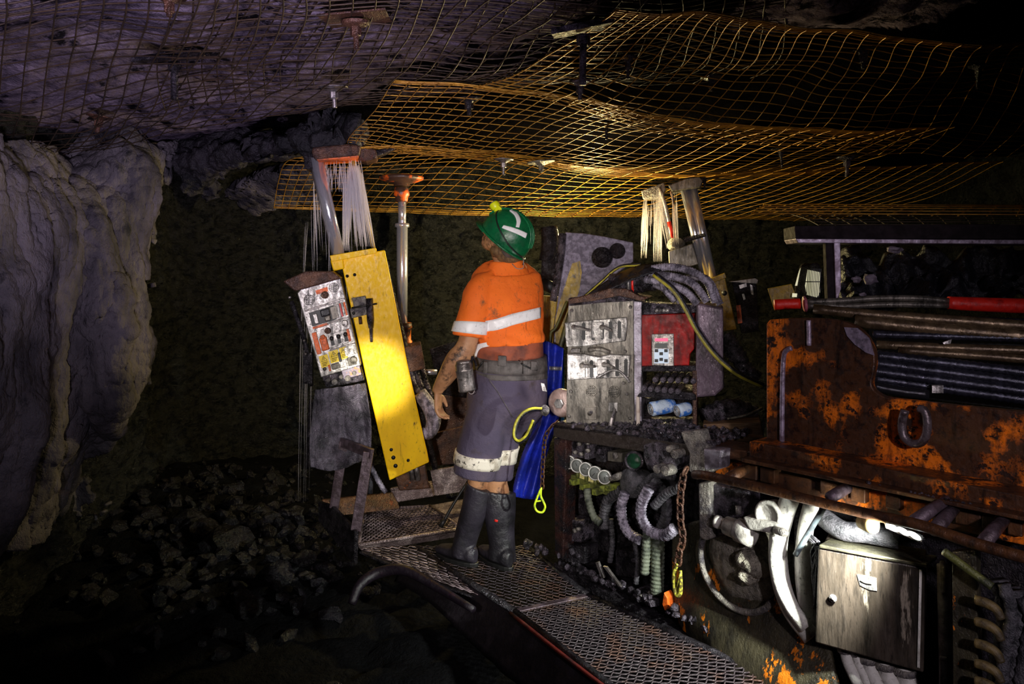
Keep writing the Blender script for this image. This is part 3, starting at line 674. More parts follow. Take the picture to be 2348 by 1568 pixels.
# --- shirt
tor = Loft([((1130, 603, Yb+.0), (1194, 601, Yb+.05), .052), ((1116, 613, Yb-.01), (1206, 608, Yb+.07), .070), ((1090, 624, Yb-.02), (1226, 616, Yb+.10), .102),
            ((1082, 648, Yb-.03), (1237, 636, Yb+.12), .120), ((1078, 688, Yb-.04), (1241, 676, Yb+.12), .140), ((1084, 730, Yb-.05), (1240, 718, Yb+.12), .140),
            ((1090, 764, Yb-.05), (1239, 748, Yb+.12), .138), ((1090, 793, Yb-.05), (1241, 783, Yb+.12), .142)], 2.25)
arm = Loft([((1092, 630, Yb-.05), (1135, 622, Yb+.03), .05), ((1071, 655, Yb-.09), (1128, 660, Yb-.02), .075), ((1058, 700, Yb-.11), (1120, 700, Yb-.04), .080),
            ((1047, 738, Yb-.13), (1113, 742, Yb-.06), .082), ((1038, 768, Yb-.14), (1108, 777, Yb-.07), .080)], 2.1)
mb = MB(); tor.put(mb, 44, 64); arm.put(mb, 26, 36)
rarm = Loft([((1190, 640, Yb+.05), (1240, 640, Yb+.12), .07), ((1185, 680, Yb+.16), (1241, 680, Yb+.22), .07), ((1186, 735, Yb+.26), (1238, 735, Yb+.30), .065)], 2.1)
rarm.put(mb, 14, 24)
mb.bm.normal_update()
for v in mb.bm.verts:
    q = v.co; k = noise.noise(V((q.x*6+q.z*5, q.y*6, q.z*11-q.x*4)))+.5*noise.noise(V((q.x*16, q.y*16, q.z*22)))
    v.co += v.normal*(.0065*k-.005*max(0, 1-abs(noise.noise(V((q.x*5+q.z*7, q.y*5, q.z*5-q.x*6))))*9)+ (.006*math.sin((q.z+q.x*.45)*70) if q.z < P(0, 755, Yb).z and q.x > P(1150, 0, Yb).x else 0))
shirtb = bvh_of(mb.bm)
shirt = mb.build('shirt', orange, miner, remesh=.008, smoothit=2)
mb = MB()
strip(shirtb, [(1112, 736), (1140, 730), (1180, 718), (1238, 704)], [(1115, 760), (1142, 756), (1182, 743), (1238, 729)], mb, 40, .007, .006)
mb.build('back_band', tape, shirt)
col_ = Loft([((1124, 600, Yb-.005), (1199, 597, Yb+.03), .058), ((1120, 612, Yb-.01), (1204, 606, Yb+.04), .066), ((1108, 630, Yb-.015), (1214, 624, Yb+.07), .084), ((1100, 650, Yb-.02), (1225, 648, Yb+.09), .09)], 2.1)
mb = MB(); col_.put(mb, 12, 40); mb.build('collar', orange, shirt)
mb = MB(); tb_ = lambda th: .80-.0*math.cos(th)
arm.put(mb, 5, 48, .735, .93, grow=.0075, cap=True); mb.build('sleeve_band', tape, shirt)
# dull cloth between shirt hem and belts, white strap
wst = Loft([((1092, 776, Yb-.05), (1238, 768, Yb+.12), .128), ((1088, 815, Yb-.05), (1240, 812, Yb+.12), .134), ((1090, 860, Yb-.05), (1243, 850, Yb+.12), .142)], 2.25)
mb = MB(); wst.put(mb, 20, 56); wb = bvh_of(mb.bm); mb.build('undershirt', innerorange, miner)
mb = MB()
strip(wb, [(1079+12, 812), (1094, 792), (1120, 784), (1168, 775)], [(1091, 828), (1100, 802), (1124, 793), (1160, 783)], mb, 20, .009, .008)
mb.build('white_strap', tape, miner)
# --- shorts
hip = Loft([((1087, 846, Yb-.05), (1245, 850, Yb+.12), .146), ((1080, 880, Yb-.06), (1246, 885, Yb+.12), .155), ((1074, 930, Yb-.06), (1240, 935, Yb+.11), .160), ((1080, 985, Yb-.05), (1195, 985, Yb+.09), .10)], 2.3)
legA = Loft([((1078, 905, Yb-.07), (1175, 905, Yb+.0), .12), ((1062, 985, Yb-.08), (1158, 985, Yb-.01), .115), ((1050, 1030, Yb-.08), (1148, 1034, Yb-.01), .108), ((1040, 1085, Yb-.08), (1134, 1094, Yb-.01), .100)], 2.2)
legB = Loft([((1120, 900, Yb+.02), (1243, 895, Yb+.11), .14), ((1108, 945, Yb+.02), (1228, 945, Yb+.10), .13), ((1096, 985, Yb+.02), (1198, 985, Yb+.09), .122), ((1086, 1035, Yb+.02), (1181, 1038, Yb+.08), .112), ((1080, 1090, Yb+.02), (1175, 1096, Yb+.07), .102)], 2.2)
mb = MB(); hip.put(mb, 20, 56); legA.put(mb, 26, 40); legB.put(mb, 26, 40); mb.bm.normal_update()
for v in mb.bm.verts:
    q = v.co; v.co += v.normal*(.006*noise.noise(V((q.x*7-q.z*4, q.y*7, q.z*4+q.x*5)))+.005*math.sin(q.x*45+q.z*28)*max(0, noise.noise(q*2.2)))
sb = bvh_of(mb.bm); shorts = mb.build('shorts', navy, miner, remesh=.009, smoothit=2)
mb = MB(); legA.put(mb, 4, 44, .70, .86, grow=.009); mb.build('knee_band', dirtytape, shorts)
mb = MB(); legB.put(mb, 4, 44, .67, .83, grow=.009); mb.build('knee_band', dirtytape, shorts)
mb = MB(); strip(sb, [(1122, 870), (1140, 895), (1158, 925), (1175, 955)], [(1121, 871), (1139, 896), (1157, 926), (1174, 956)], mb, 16, .004, .006)
mb.build('pocket_seam', beltm, shorts)
# --- belts
bel = Loft([((1090, 800, Yb-.06), (1241, 790, Yb+.12), .150), ((1087, 830, Yb-.06), (1244, 822, Yb+.12), .156), ((1086, 866, Yb-.06), (1247, 862, Yb+.12), .160)], 2.2)
def bandf(off, amp, ph=.9): return lambda th: off-amp*math.cos(th-4.7)
mb = MB(); bel.put(mb, 4, 60, tf0=bandf(.30, .14), tf1=bandf(.74, .10), grow=.004); bel_o = mb.build('tool_belt', beltm, miner)
mb = MB(); bel.put(mb, 4, 60, tf0=bandf(.80, .06), tf1=bandf(1.0, .0), grow=.0); mb.build('lower_belt', beltm, miner)
bb = BVHTree.FromObject(bel_o, bpy.context.evaluated_depsgraph_get())
for k, (x, y, w_, h_) in enumerate([(1197, 842, 9, 30), (1234, 852, 8, 26), (1150, 826, 16, 24), (1118, 840, 7, 26), (1215, 838, 12, 20)]):
    mb = MB(); strip(sb if False else wb, [(x-w_/2, y-h_/2), (x+w_/2, y-h_/2+1)], [(x-w_/2, y+h_/2), (x+w_/2, y+h_/2+1)], mb, 3, .038, .02)
    mb.build('belt_pouch' if w_ > 10 else 'belt_keeper', beltm, miner, bev=.003)
mb = MB(); cds = [cast(bb, x, y, .004) for x, y in [(1096, 846), (1108, 830), (1124, 818), (1142, 812), (1162, 812), (1180, 820), (1196, 834), (1212, 843), (1230, 848)]]
mb.tube([c[0] for c in cds if c], .0045, seg=8); mb.build('lamp_cord', inkm, miner)

# --- boots
def bootmesh(rows, foot, name='boot'):
    mb = MB(); L = Loft(rows, 2.1); L.put(mb, 26, 32)
    ank, fd, ln = foot; fd = V(fd).normalized(); sd = V((-fd.y, fd.x, 0))
    rs = []
    for i in range(13):
        t = i/12; c = ank+fd*(-.075+t*ln); wdt = .034+.016*math.sin(math.pi*min(1, t*1.1)); hgt = .055*(1-t)**.8+.040
        if i in (0, 12): wdt *= .6; hgt *= .8
        rs.append([c+sd*wdt*math.cos(a)*1.05+V((0, 0, 1))*(hgt*.5+hgt*.5*math.sin(a)) for a in [2*math.pi*k/18 for k in range(18)]])
    mb.rings(rs); b = mb.build(name, boot, miner, remesh=.006, smoothit=3)
    so = MB(); pts = []
    for i in range(20):
        a = 2*math.pi*i/20; cx_ = math.cos(a); pts.append(ank+fd*(-.08+ln/2+(ln/2+.008)*cx_)+sd*(.052*math.sin(a))+V((0, 0, -.016)))
    so.prism(pts, V((0, 0, .024))); so.build('sole', inkm, b, bev=.004); return b
zb = P(0, 1290, 3.85).z
aB = P(1150, 1292, 3.84); aB.z = zb; aA = P(1066, 1284, 3.88); aA.z = zb
bt = bootmesh([((1103, 1124, Yb-.02), (1180, 1128, Yb+.06), .078), ((1107, 1160, Yb-.02), (1180, 1162, Yb+.05), .078), ((1116, 1210, Yb-.02), (1178, 1210, Yb+.04), .064),
          ((1122, 1250, Yb-.02), (1180, 1250, Yb+.03), .058), ((1120, 1283, Yb-.02), (1184, 1283, Yb+.03), .058)], (aB, (-.62, .78, 0), .27))
bootmesh([((1072, 1110, Yb-.05), (1120, 1118, Yb+.02), .072), ((1062, 1160, Yb-.03), (1116, 1165, Yb+.03), .070), ((1048, 1210, Yb-.0), (1100, 1214, Yb+.05), .060),
          ((1040, 1245, Yb+.01), (1090, 1250, Yb+.06), .055), ((1036, 1275, Yb+.01), (1090, 1280, Yb+.06), .055)], (aA, (-.80, .6, 0), .27))
mb = MB(); btb = BVHTree.FromObject(bt, bpy.context.evaluated_depsgraph_get())
strip(btb, [(1134, 1190), (1142, 1192)], [(1133, 1195), (1141, 1197)], mb, 3, .002, .002); mb.build('boot_badge', redgrip, bt)

# --- canister hanging from the belt
can = thing('rescue_canister', 'battered grey metal canister hanging at the miner\'s left hip', 'canister')
c0, c1 = P(1062, 832, Yb-.235), P(1072, 896, Yb-.235); ax = (c1-c0).normalized(); ln = (c1-c0).length
mb = MB(); a_, b_ = frame(ax)
mb.lathe(c0, ax, [(0, .036), (.004, .041), (.03, .042), (.032, .044), (.038, .044), (.040, .042), (ln-.012, .042), (ln-.006, .044), (ln, .040), (ln, .001)], seg=28)
mb.build('canister_body', steel, can)
MB().lathe(c0-ax*.014, ax, [(0, .024), (.004, .034), (.016, .037), (.016, .001)], seg=24).build('cap', steel, can)
MB().tube([P(1092, 838, Yb-.215), P(1088, 826, Yb-.225), P(1082, 822, Yb-.23), P(1082, 895, Yb-.20)], .006, seg=8).build('clip', darksteel, can)
MB().tube([c1+V((0, 0, .004)), c1+V((.012, -.01, -.012)), c1+V((.028, -.01, -.010)), c1+V((.035, 0, .008))], .0022, seg=6).build('latch', greywire, can)
# ================================================================ LEFT RIG
def G(px, py, z):
    Y = (CZ-z)*F_PX/(py-HY); return P(px, py, Y)
rig = thing('drill_rig', 'tall yellow roof-bolting rig leaning left beside the miner, water pouring from its head', 'drill rig')
mb = MB(); LR.poly(mb, [(780, 592), (882, 573), (934, 835), (984, 1060), (893, 1102), (838, 860)], -.03, .13)
cov = mb.build('yellow_cover', yellow, rig, bev=.006)
mb = MB(); LR.poly(mb, [(756, 586), (861, 568), (864, 580), (760, 600)], -.055, .14); mb.build('top_cap', yellow, rig, bev=.003)
mb = MB(); LR.poly(mb, [(757, 596), (786, 591), (790, 616), (764, 622)], -.045, .12); mb.build('side_collar', yellow, rig, bev=.008)
for x, y in [(796, 633), (813, 630), (936, 1056)]:
    mb = MB(); LR.disc(mb, x, y, .009, -.038, -.028, .011, 6); mb.build('bolt', darksteel, cov)
for x, y, r in [(897, 1031, .010), (902, 1049, .012), (907, 1068, .012)]:
    mb = MB(); LR.disc(mb, x, y, r, -.0312, -.029); mb.build('hole', inkm, cov)
mb = MB(); LR.tube(mb, [(725, 362), (777, 585)], [.041, .034], .03, seg=26); mb.build('hydraulic_ram', chrome, rig)
mb = MB(); LR.tube(mb, [(712, 366), (766, 592)], .012, .10, seg=12); mb.build('guide_rod', steel, rig)
mb = MB(); LR.tube(mb, [(808, 358), (858, 575)], .012, .06, seg=12); mb.build('guide_rod', yellowdull, rig)
hd = MB(); LR.poly(hd, [(716, 337), (800, 329), (828, 334), (824, 356), (720, 365), (714, 350)], -.10, .16); hd = hd.build('head_plate', brown, rig, bev=.012)
mb = MB(); LR.poly(mb, [(725, 360), (822, 352), (821, 360), (727, 368)], -.085, .12); mb.build('orange_lip', orangep, hd, bev=.003)
mb = MB(); LR.poly(mb, [(826, 334), (862, 342), (866, 362), (840, 370), (822, 366)], -.02, .16); mb.build('head_arm', brown, hd, bev=.01)
mb = MB(); LR.poly(mb, [(694, 348), (720, 345), (718, 390), (698, 386)], .0, .16); mb.build('head_arm', darksteel, hd, bev=.01)
mb = MB(); LR.poly(mb, [(860, 344), (905, 336), (906, 342), (866, 358)], .0, .10); mb.build('head_finger', darksteel, hd, bev=.004)
mb = MB(); LR.tube(mb, [(884, 600), (893, 650), (906, 705)], .018, .17, seg=10); LR.tube(mb, [(890, 640), (1000, 1080)], .02, .17, seg=8, sm=False); mb.build('back_rail', darksteel, rig)
# latch bracket on the cover
br = MB(); LR.poly(br, [(807, 683), (838, 678), (842, 702), (812, 708)], -.065, -.03); LR.poly(br, [(802, 708), (843, 700), (846, 720), (806, 730)], -.06, -.03); br = br.build('latch_bracket', castm, rig, bev=.004)
mb = MB(); LR.tube(mb, [(806, 706), (864, 696)], .005, -.075, seg=8, sm=False); mb.build('latch_arm', inkm, br)
mb = MB(); LR.tube(mb, [(846, 684), (849, 735), (850, 752)], [.019, .019, .013], -.075, seg=14, sm=False); LR.tube(mb, [(850, 750), (852, 784)], [.010, .008], -.072, seg=10, sm=False); mb.build('socket_tool', wetsteel, br)
mb = MB(); LR.tube(mb, [(825, 726), (827, 743)], .009, -.06, seg=10, sm=False); mb.build('pin', brown, br)
mb = MB(); LR.disc(mb, 811, 718, .009, -.062, -.058); mb.build('socket_hole', inkm, br)
# lower mast, feet and hoses under the cover
mb = MB(); LR.poly(mb, [(905, 1090), (975, 1066), (985, 1120), (915, 1125)], .03, .13); mb.build('mast_foot', rustplain, rig, bev=.006)
for x in (940, 953): 
    mb = MB(); LR.tube(mb, [(x, 1060), (x+6, 1100)], .015, .0, seg=12, sm=False); mb.build('foot_cylinder', steel, rig)
mb = MB(); LR.tube(mb, [(820, 1000), (845, 1060), (872, 1110), (886, 1130)], .016, .05, ribs=.02); mb.build('hose', lilachose, rig)
mb = MB(); LR.tube(mb, [(838, 960), (850, 1060), (848, 1130)], .018, .09, seg=10); mb.build('hose', hosem, rig)

# --- control panel of the left rig
pan = thing('control_console', 'tilted grimy silver valve panel with yellow warning stickers on the leaning rig\'s left side', 'control panel')
def q4(u, v):
    a = V((684, 668, 0)).lerp(V((781, 637, 0)), u); b = V((737, 863, 0)).lerp(V((826, 838, 0)), u); c = a.lerp(b, v); return (c.x, c.y)
def pr(u0, v0, u1, v1, d0, d1, name, m, par=pan, bev=.002, skew=0):
    mb = MB(); LR.poly(mb, [q4(u0, v0), q4(u1, v0+skew), q4(u1, v1+skew), q4(u0, v1)], d0, d1); return mb.build(name, m, par, bev=bev)
PD = -.10
mb = MB(); LR.poly(mb, [(681, 672), (690, 662), (781, 636), (828, 838), (736, 866)], PD, .10); pb = mb.build('panel_body', silver, pan, bev=.006)
mb = MB(); LR.poly(mb, [(648, 645), (700, 622), (762, 622), (783, 638), (690, 664), (676, 668)], PD-.09, PD+.16); mb.build('rain_hood', brown, pan, bev=.008)
# grilles
def grille(pl, px, py, r, d, par, m=inkm, bar=silver, nb=3):
    rp = r*F_PX/4.3
    mb = MB(); pl.disc(mb, px, py, r, d-.003, d+.001); g = mb.build('vent', m, par)
    mb = MB(); c = pl.p(px, py, d-.004); A_, Z_ = pl.a, V((0, 0, 1))
    for k in range(-nb+1, nb):
        h = math.sqrt(max(0, 1-(k/nb)**2))*r
        mb.box(c+A_*(k*r/nb), (r*.13, .004, 2*h), A_, pl.n); mb.box(c+Z_*(k*r/nb), (2*h, .004, r*.13), A_, pl.n)
    mb.tube([c+A_*r*math.cos(t)+Z_*r*math.sin(t) for t in [2*math.pi*i/20 for i in range(20)]], .0025, seg=6, closed=True, n=1)
    mb.build('vent_bars', bar, g)
grille(LR, *q4(.19, .13), .028, PD, pan); grille(LR, *q4(.80, .08), .026, PD, pan)
mb = MB(); LR.disc(mb, *q4(.56, .13), .021, PD-.02, PD); mb.build('knob', brown, pan, bev=.003)
pr(.38, .05, .66, .10, PD-.002, PD, 'orange_label', orangep, bev=0)
pr(.03, .225, .98, .245, PD-.012, PD, 'shelf_strip', steel); 
w_ = pr(.10, .27, .70, .43, PD-.002, PD+.01, 'valve_window', inkm)
pr(.18, .30, .27, .41, PD-.03, PD, 'valve_spool', silver); pr(.36, .28, .58, .36, PD-.04, PD, 'valve_knob', black, bev=.006); pr(.42, .36, .56, .42, PD-.045, PD, 'valve_knob', panelm, bev=.006)
pr(.60, .28, .76, .42, PD-.006, PD, 'name_plate', panelm)
for k, c_ in enumerate([silver, redgrip, silver, orangep]):
    pr(.775+k*.052, .27, .815+k*.052, .42, PD-.018, PD, 'lever', c_)
pr(.10, .435, .48, .46, PD-.012, PD, 'orange_strip', orangep); pr(.45, .435, .99, .452, PD-.014, PD, 'shelf_strip', steel)
s_ = pr(.16, .46, .98, .57, PD-.008, PD, 'middle_plate', silver)
for u, v, c_ in [(.42, .525, brown), (.86, .50, silver)]:
    mb = MB(); LR.disc(mb, *q4(u, v), .017, PD-.03, PD, .019); mb.build('knob', c_, pan, bev=.002)
pr(.04, .50, .15, .75, PD-.012, PD, 'orange_bracket', orangep); pr(.18, .58, .36, .73, PD-.025, PD, 'orange_bracket', orangep, bev=.005); pr(.22, .555, .32, .60, PD-.035, PD, 'orange_handle', orangep, bev=.004)
pr(.36, .565, .98, .72, PD-.006, PD, 'slot_plate', silver)
for k in range(3):
    u = .43+k*.17; sl = pr(u, .60, u+.085, .70, PD-.008, PD-.005, 'slot', inkm, bev=.0)
    mb = MB(); c = LR.p(*q4(u+.045, .635), PD-.008); mb.tube([c, c-LR.n*.045+V((0, 0, .012))], .006, seg=8, sm=False); mb.ell(c-LR.n*.05+V((0, 0, .013)), .010, .010, .012); mb.build('toggle', black, sl)
pr(.86, .57, .92, .71, PD-.015, PD, 'lever', orangep)
pr(.36, .735, .99, .75, PD-.014, PD, 'shelf_strip', steel)
for k, (u, v, sz) in enumerate([(.06, .775, .22), (.31, .755, .24), (.58, .745, .17)]):
    st = pr(u, v, u+sz, v+.135, PD-.003, PD, 'warning_sticker', sticker, bev=0)
    a, b, c = [LR.p(*q4(uu, vv), PD-.0045) for uu, vv in ((u+sz*.5, v+.012), (u+sz*.18, v+.065), (u+sz*.82, v+.065))]
    mb = MB(); mb.tube([a, b, c], .0022, seg=5, sm=False, closed=True)
    cc = (a+b+c)/3; mb.box(cc+V((0, 0, .002)), (.004, .003, .012), LR.a, LR.n)
    for j in range(3):
        e0 = LR.p(*q4(u+sz*.18, v+.085+j*.016), PD-.004); e1 = LR.p(*q4(u+sz*(.82-.1*j), v+.085+j*.016), PD-.004); mb.tube([e0, e1], .0016, seg=4, sm=False)
    mb.build('printing', inkm, st)
pr(.70, .76, .98, .86, PD-.006, PD, 'corner_plate', silver); pr(.52, .80, .58, .90, PD-.03, PD, 'lever', inkm)
pr(.30, .90, .50, .965, PD-.02, PD, 'small_cover', panelm, bev=.004); pr(.52, .885, .68, .965, PD-.006, PD, 'perforated_plate', silver)
pr(.22, .90, .27, .97, PD-.015, PD, 'orange_strip', orangep)
pr(.72, .875, .93, .975, PD-.005, PD, 'knob_plate', panelm); mb = MB(); LR.disc(mb, *q4(.86, .925), .019, PD-.035, PD, .022); mb.build('knob', panelm, pan, bev=.002)
mb = MB(); LR.disc(mb, *q4(.12, .93), .010, PD-.012, PD); mb.build('knob', panelm, pan)
mb = MB(); LR.poly(mb, [(738, 862), (768, 856), (800, 848), (828, 842), (836, 872), (800, 880), (748, 888)], PD+.01, PD+.09); mb.rough(.003, 30); vb = mb.build('valve_bank', wetsteel, pan, bev=.004)
pr(.52, 1.0, .98, 1.10, PD-.003, PD+.02, 'orange_stained_plate', mat('rusty_lilac', (.22, .18, .24), (.85, .25, .03), 22, .5, .58, .45), skew=.0)
for k in range(5):
    mb = MB(); x, y = 752+k*15, 872-k*4+(k % 2)*8; LR.disc(mb, x, y, .012+.004*(k % 2), PD-.03, PD+.02); mb.build('fitting', castm, pan, bev=.002)
mb = MB(); LR.tube(mb, [(668, 690), (700, 790), (714, 885)], .014, PD+.12, seg=8); LR.rect(mb, 695, 812, 716, 880, PD+.08, PD+.14); mb.build('side_hose', darksteel, pan)
for x, y in [(664, 682), (697, 781), (700, 812), (712, 812)]:
    mb = MB(); LR.disc(mb, x, y, .007, PD+.03, PD+.07); mb.build('bolt', steel, pan)

# --- rubber apron hanging under the panel
ap = [[(722, 893), (760, 889), (800, 884), (838, 878)], [(716, 950), (752, 945), (806, 940), (846, 930)], [(710, 1010), (758, 1000), (812, 1010), (852, 985)], [(712, 1072), (762, 1078), (815, 1062), (850, 1040)]]
fa = lambda u, v: (lambda rows: sample(rows, v))([sample([LR.p(x, y, PD+.01+.05*math.sin(x*.11+y*.02)) for x, y in r], u) for r in ap])
mb = MB(); mb.shell(lambda u, v: fa(u, v)+LR.n*(.045*noise.noise(V((u*4, v*2.2, 1)))+.02*noise.noise(V((u*10, v*5, 4)))), 60, 60, LR.n*.008)
tag(mb.build('rubber_apron', purple), 'wet lilac rubber apron hanging under the tilted valve panel', 'apron')
mb = MB(); mb.shell(lambda u, v: LR.p(708+u*48-8*v, 915+v*160, .08+.05*math.sin(u*5+v*2)), 16, 30, LR.n*.008)
tag(mb.build('rubber_flap', darksteel), 'black wet rubber flap hanging left of the lilac apron', 'flap')

# --- water
def fall(name, label, specs, seed):
    rr = random.Random(seed); mb = MB()
    for (x0, x1, y0, bx0, bx1, y1, Y, n, r, lmin) in specs:
        for i in range(n):
            t = rr.random(); a = V((x0+(x1-x0)*t, y0+rr.uniform(-2, 5))); b = V((bx0+(bx1-bx0)*min(1, max(0, t+rr.uniform(-.12, .12))), y1))
            s0 = rr.uniform(0, .5)*(1-lmin); s1 = min(1, s0+rr.uniform(lmin, 1)); d = rr.uniform(-.05, .05)
            p = [V((*(a.lerp(b, s0+(s1-s0)*k/4)), 0)) for k in range(5)]
            mb.tube([P(q.x+rr.uniform(-.5, .5), q.y, Y+d) for q in p], [r*.4, r, r, r*.8, r*.2], seg=5, n=3)
    tag(mb.build(name, water), label, 'water', kind='stuff')
fall('falling_water', 'white streams of water falling from the brown head of the left rig', [
    (786, 812, 360, 786, 802, 575, 4.33, 60, .0030, .35), (800, 826, 360, 815, 860, 565, 4.33, 110, .0030, .2), (806, 822, 375, 812, 836, 480, 4.30, 50, .0042, .3),
    (740, 790, 366, 735, 796, 440, 4.31, 60, .0020, .12), (716, 730, 372, 722, 745, 600, 4.36, 14, .0018, .3), (700, 850, 420, 690, 880, 760, 4.30, 26, .0012, .12),
    (690, 720, 600, 680, 712, 1150, 4.30, 12, .0010, .2)], 3)

# --- jack post
jk = thing('jack_post', 'upright chrome roof-support jack with an orange-streaked disc pressed under the mesh', 'jack')
jb = P(921, 430, 4.85); dn = V((0, 0, -1))
MB().lathe(P(921, 402, 4.85), dn, [(0, .10), (.012, .145), (.03, .14), (.045, .10), (.055, .055), (.07, .05), (.07, .001)], seg=36).build('head_disc', mat('disc_rust', (.06, .03, .02), (.75, .12, .01), 9, .54, .6, .4), jk)
MB().lathe(P(921, 430, 4.85), dn, [(0, .045), (.05, .052), (.06, .042), (.09, .040), (.095, .034), (.095, .001)], seg=24).build('collar', mat('disc_rust', (0, 0, 0)), jk)
MB().cyl(P(922, 460, 4.85), P(922, 520, 4.85), .026, seg=24).build('inner_rod', chrome, jk)
MB().lathe(P(922, 512, 4.85), dn, [(0, .046), (.022, .048), (.028, .036), (.3, .036), (.655, .034), (.655, .001)], seg=28).build('outer_tube', chrome, jk)
MB().lathe(P(928, 740, 4.85), dn, [(0, .046), (.03, .05), (.04, .042), (.11, .042), (.12, .05), (.20, .045), (.2, .001)], seg=24).build('base_collar', rust, jk)
mb = MB(); LR.poly(mb, [(924, 797), (966, 789), (976, 845), (934, 855)], .12, .3); mb.rough(.004, 25); mb.build('base_block', brown, jk, bev=.006)
mb = MB()
for k in range(3): LR.tube(mb, [(940+k*14, 845), (952+k*14, 885), (972+k*9, 915)], .018, .15+k*.02, seg=10, ribs=.02)
mb.build('hose_tails', wetsteel, jk)
mb = MB(); LR.tube(mb, [(962, 900), (985, 935), (994, 965), (984, 993), (966, 990)], [.042, .045, .046, .038, .028], .10, seg=16); tag(mb.build('rubber_elbow', lilachose), 'thick lilac rubber elbow hose next to the miner\'s hanging hand', 'hose')
mb = MB(); LR.tube(mb, [(968, 853), (1002, 853)], .018, .35, seg=16, sm=False); tag(mb.build('chrome_pin', chrome), 'short horizontal chrome pin between the jack base and the forearm', 'pin')

# --- dark bulkhead plates between rig and man
for pts, d, m, lb in [([(985, 800), (1085, 770), (1085, 915), (1010, 905)], .62, darksteel, 'dark steel plate behind the miner\'s forearm'),
                      ([(968, 1000), (1075, 975), (1072, 1062), (985, 1068)], .55, brown, 'dim brown steel plate behind the hanging hand and yellow cover'),
                      ([(1000, 905), (1085, 910), (1080, 985), (990, 1000)], .66, brown, 'dim brown plate behind the fingertips')]:
    mb = MB(); LR.poly(mb, pts, d, d+.03); tag(mb.build('bulkhead_plate', m, bev=.003), lb, 'plate', 'bulkhead plates')

# ================================================================ STEP PLATFORM AND WALKWAY
def expanded(mb, c00, c10, c11, c01, nu, nv, r, h=.35):
    """diamond mesh between four corners; c00-c10 along strands"""
    bil = lambda u, v: (c00.lerp(c10, u)).lerp(c01.lerp(c11, u), v)
    for j in range(nv+1):
        pts = []
        for i in range(nu*2+1):
            o = (.5 if (i//1) % 2 else -.5)*(1 if j % 2 else -1)
            pts.append(bil(i/(nu*2), min(1, max(0, (j+o*.8)/nv)))+V((0, 0, h*r*(1 if i % 2 else -1))))
        mb.tube(pts, r, seg=4, sm=False)
zp = CZ-1.53
pf = thing('step_platform', 'wet expanded-metal step platform with an upright handle frame at the rig\'s foot', 'platform')
a, b, c, d = G(822, 1250, zp), G(1058, 1212, zp), G(985, 1160, zp), G(835, 1168, zp)
mb = MB(); expanded(mb, a, b, c, d, 18, 22, .0045); mb.build('grating', grate, pf)
mb = MB(); mb.tube([a, b], .012, seg=6, sm=False); mb.tube([b, c], .012, seg=6, sm=False); mb.tube([c, d], .010, seg=6, sm=False); mb.tube([d, a], .012, seg=6, sm=False)
mb.prism([a+V((0, 0, -.01)), b+V((0, 0, -.01)), b+V((.02, .03, -.05)), a+V((.02, .03, -.05))], V((0, .02, 0))); mb.build('edge_frame', deck, pf)
mb = MB(); mb.prism([G(790, 1160, zp), G(1100, 1135, zp), b, a], V((0, 0, -.02))); mb = MB()
Y1 = a.y
lip = [P(737, 1147, 4.35), P(898, 1131, 4.55), P(912, 1158, 4.5), P(915, 1166, 4.48), P(780, 1182, 4.33)]
MB().prism(lip, V((.0, .025, 0))).build('back_lip', brown, pf, bev=.003)
sp = [P(737, 1148, 4.32), P(768, 1158, 4.22), P(808, 1200, 4.05), P(822, 1218, 3.97), P(821, 1292, 3.93), P(815, 1288, 3.95), P(738, 1195, 4.30)]
MB().prism(sp, V((-.022, 0, 0))).build('side_plate', darksteel, pf, bev=.004)
mb = MB(); mb.prism([P(770, 1178, 4.16), P(775, 1176, 4.14), P(789, 1196, 4.09), P(788, 1203, 4.09), P(781, 1198, 4.11)], V((.006, -.006, 0))); mb.build('slot', inkm, pf)
def flatbar(p0, p1, w, t, m, par, name, dirw=V((1, 0, 0))):
    p0, p1 = V(p0), V(p1); ax = (p1-p0).normalized(); wv = (dirw-ax*dirw.dot(ax)).normalized(); nv = ax.cross(wv)
    return MB().prism([p0-wv*w/2-nv*t/2, p0+wv*w/2-nv*t/2, p0+wv*w/2+nv*t/2, p0-wv*w/2+nv*t/2], p1-p0).build(name, m, par, bev=.003)
lilacsteel = mat('lilac_steel_bar', (.14, .10, .125), (.06, .04, .045), 20, .4, .6, .35, .4, bump=.5)
flatbar(P(789, 1012, 4.20), P(766, 1165, 4.22), .052, .02, lilacsteel, pf, 'frame_post')
flatbar(P(845, 1036, 4.0), P(816, 1216, 4.0), .055, .02, lilacsteel, pf, 'frame_post')
MB().prism([P(780, 1004, 4.20), P(852, 1031, 3.98), P(848, 1052, 3.98), P(778, 1024, 4.20)], V((.012, .02, 0))).build('frame_top', lilacsteel, pf, bev=.003)
# plates behind the platform
for pts, lb, m in [([(893, 1120, 4.60), (985, 1105, 4.66), (994, 1138, 4.66), (908, 1152, 4.60)], 'bright wet kick plate just right of the handle frame, under the yellow cover', deck),
                   ([(986, 1079, 4.5), (1096, 1062, 4.55), (1094, 1122, 4.55), (998, 1137, 4.5)], 'glittering wet plate behind the miner\'s left boot', deck)]:
    tag(MB().prism([P(*q) for q in pts], V((.01, .03, 0))).build('kick_plate', m, bev=.003), lb, 'plate', 'kick plates')
tag(MB().prism([G(975, 1160, zp), G(1085, 1140, zp), G(1105, 1200, zp), G(1062, 1205, zp)], V((0, 0, -.02))).build('deck_plate', deck, bev=.003), 'grey wet deck plate between the grating and the left boot', 'plate')
mb = MB(); mb.tube([P(1084, 1088, 4.15), P(1040, 1155, 4.12), P(1012, 1206, 4.06)], .008, seg=10); mb.tube([P(1020, 1190, 4.07), P(1010, 1208, 4.06)], .013, seg=10, sm=False)
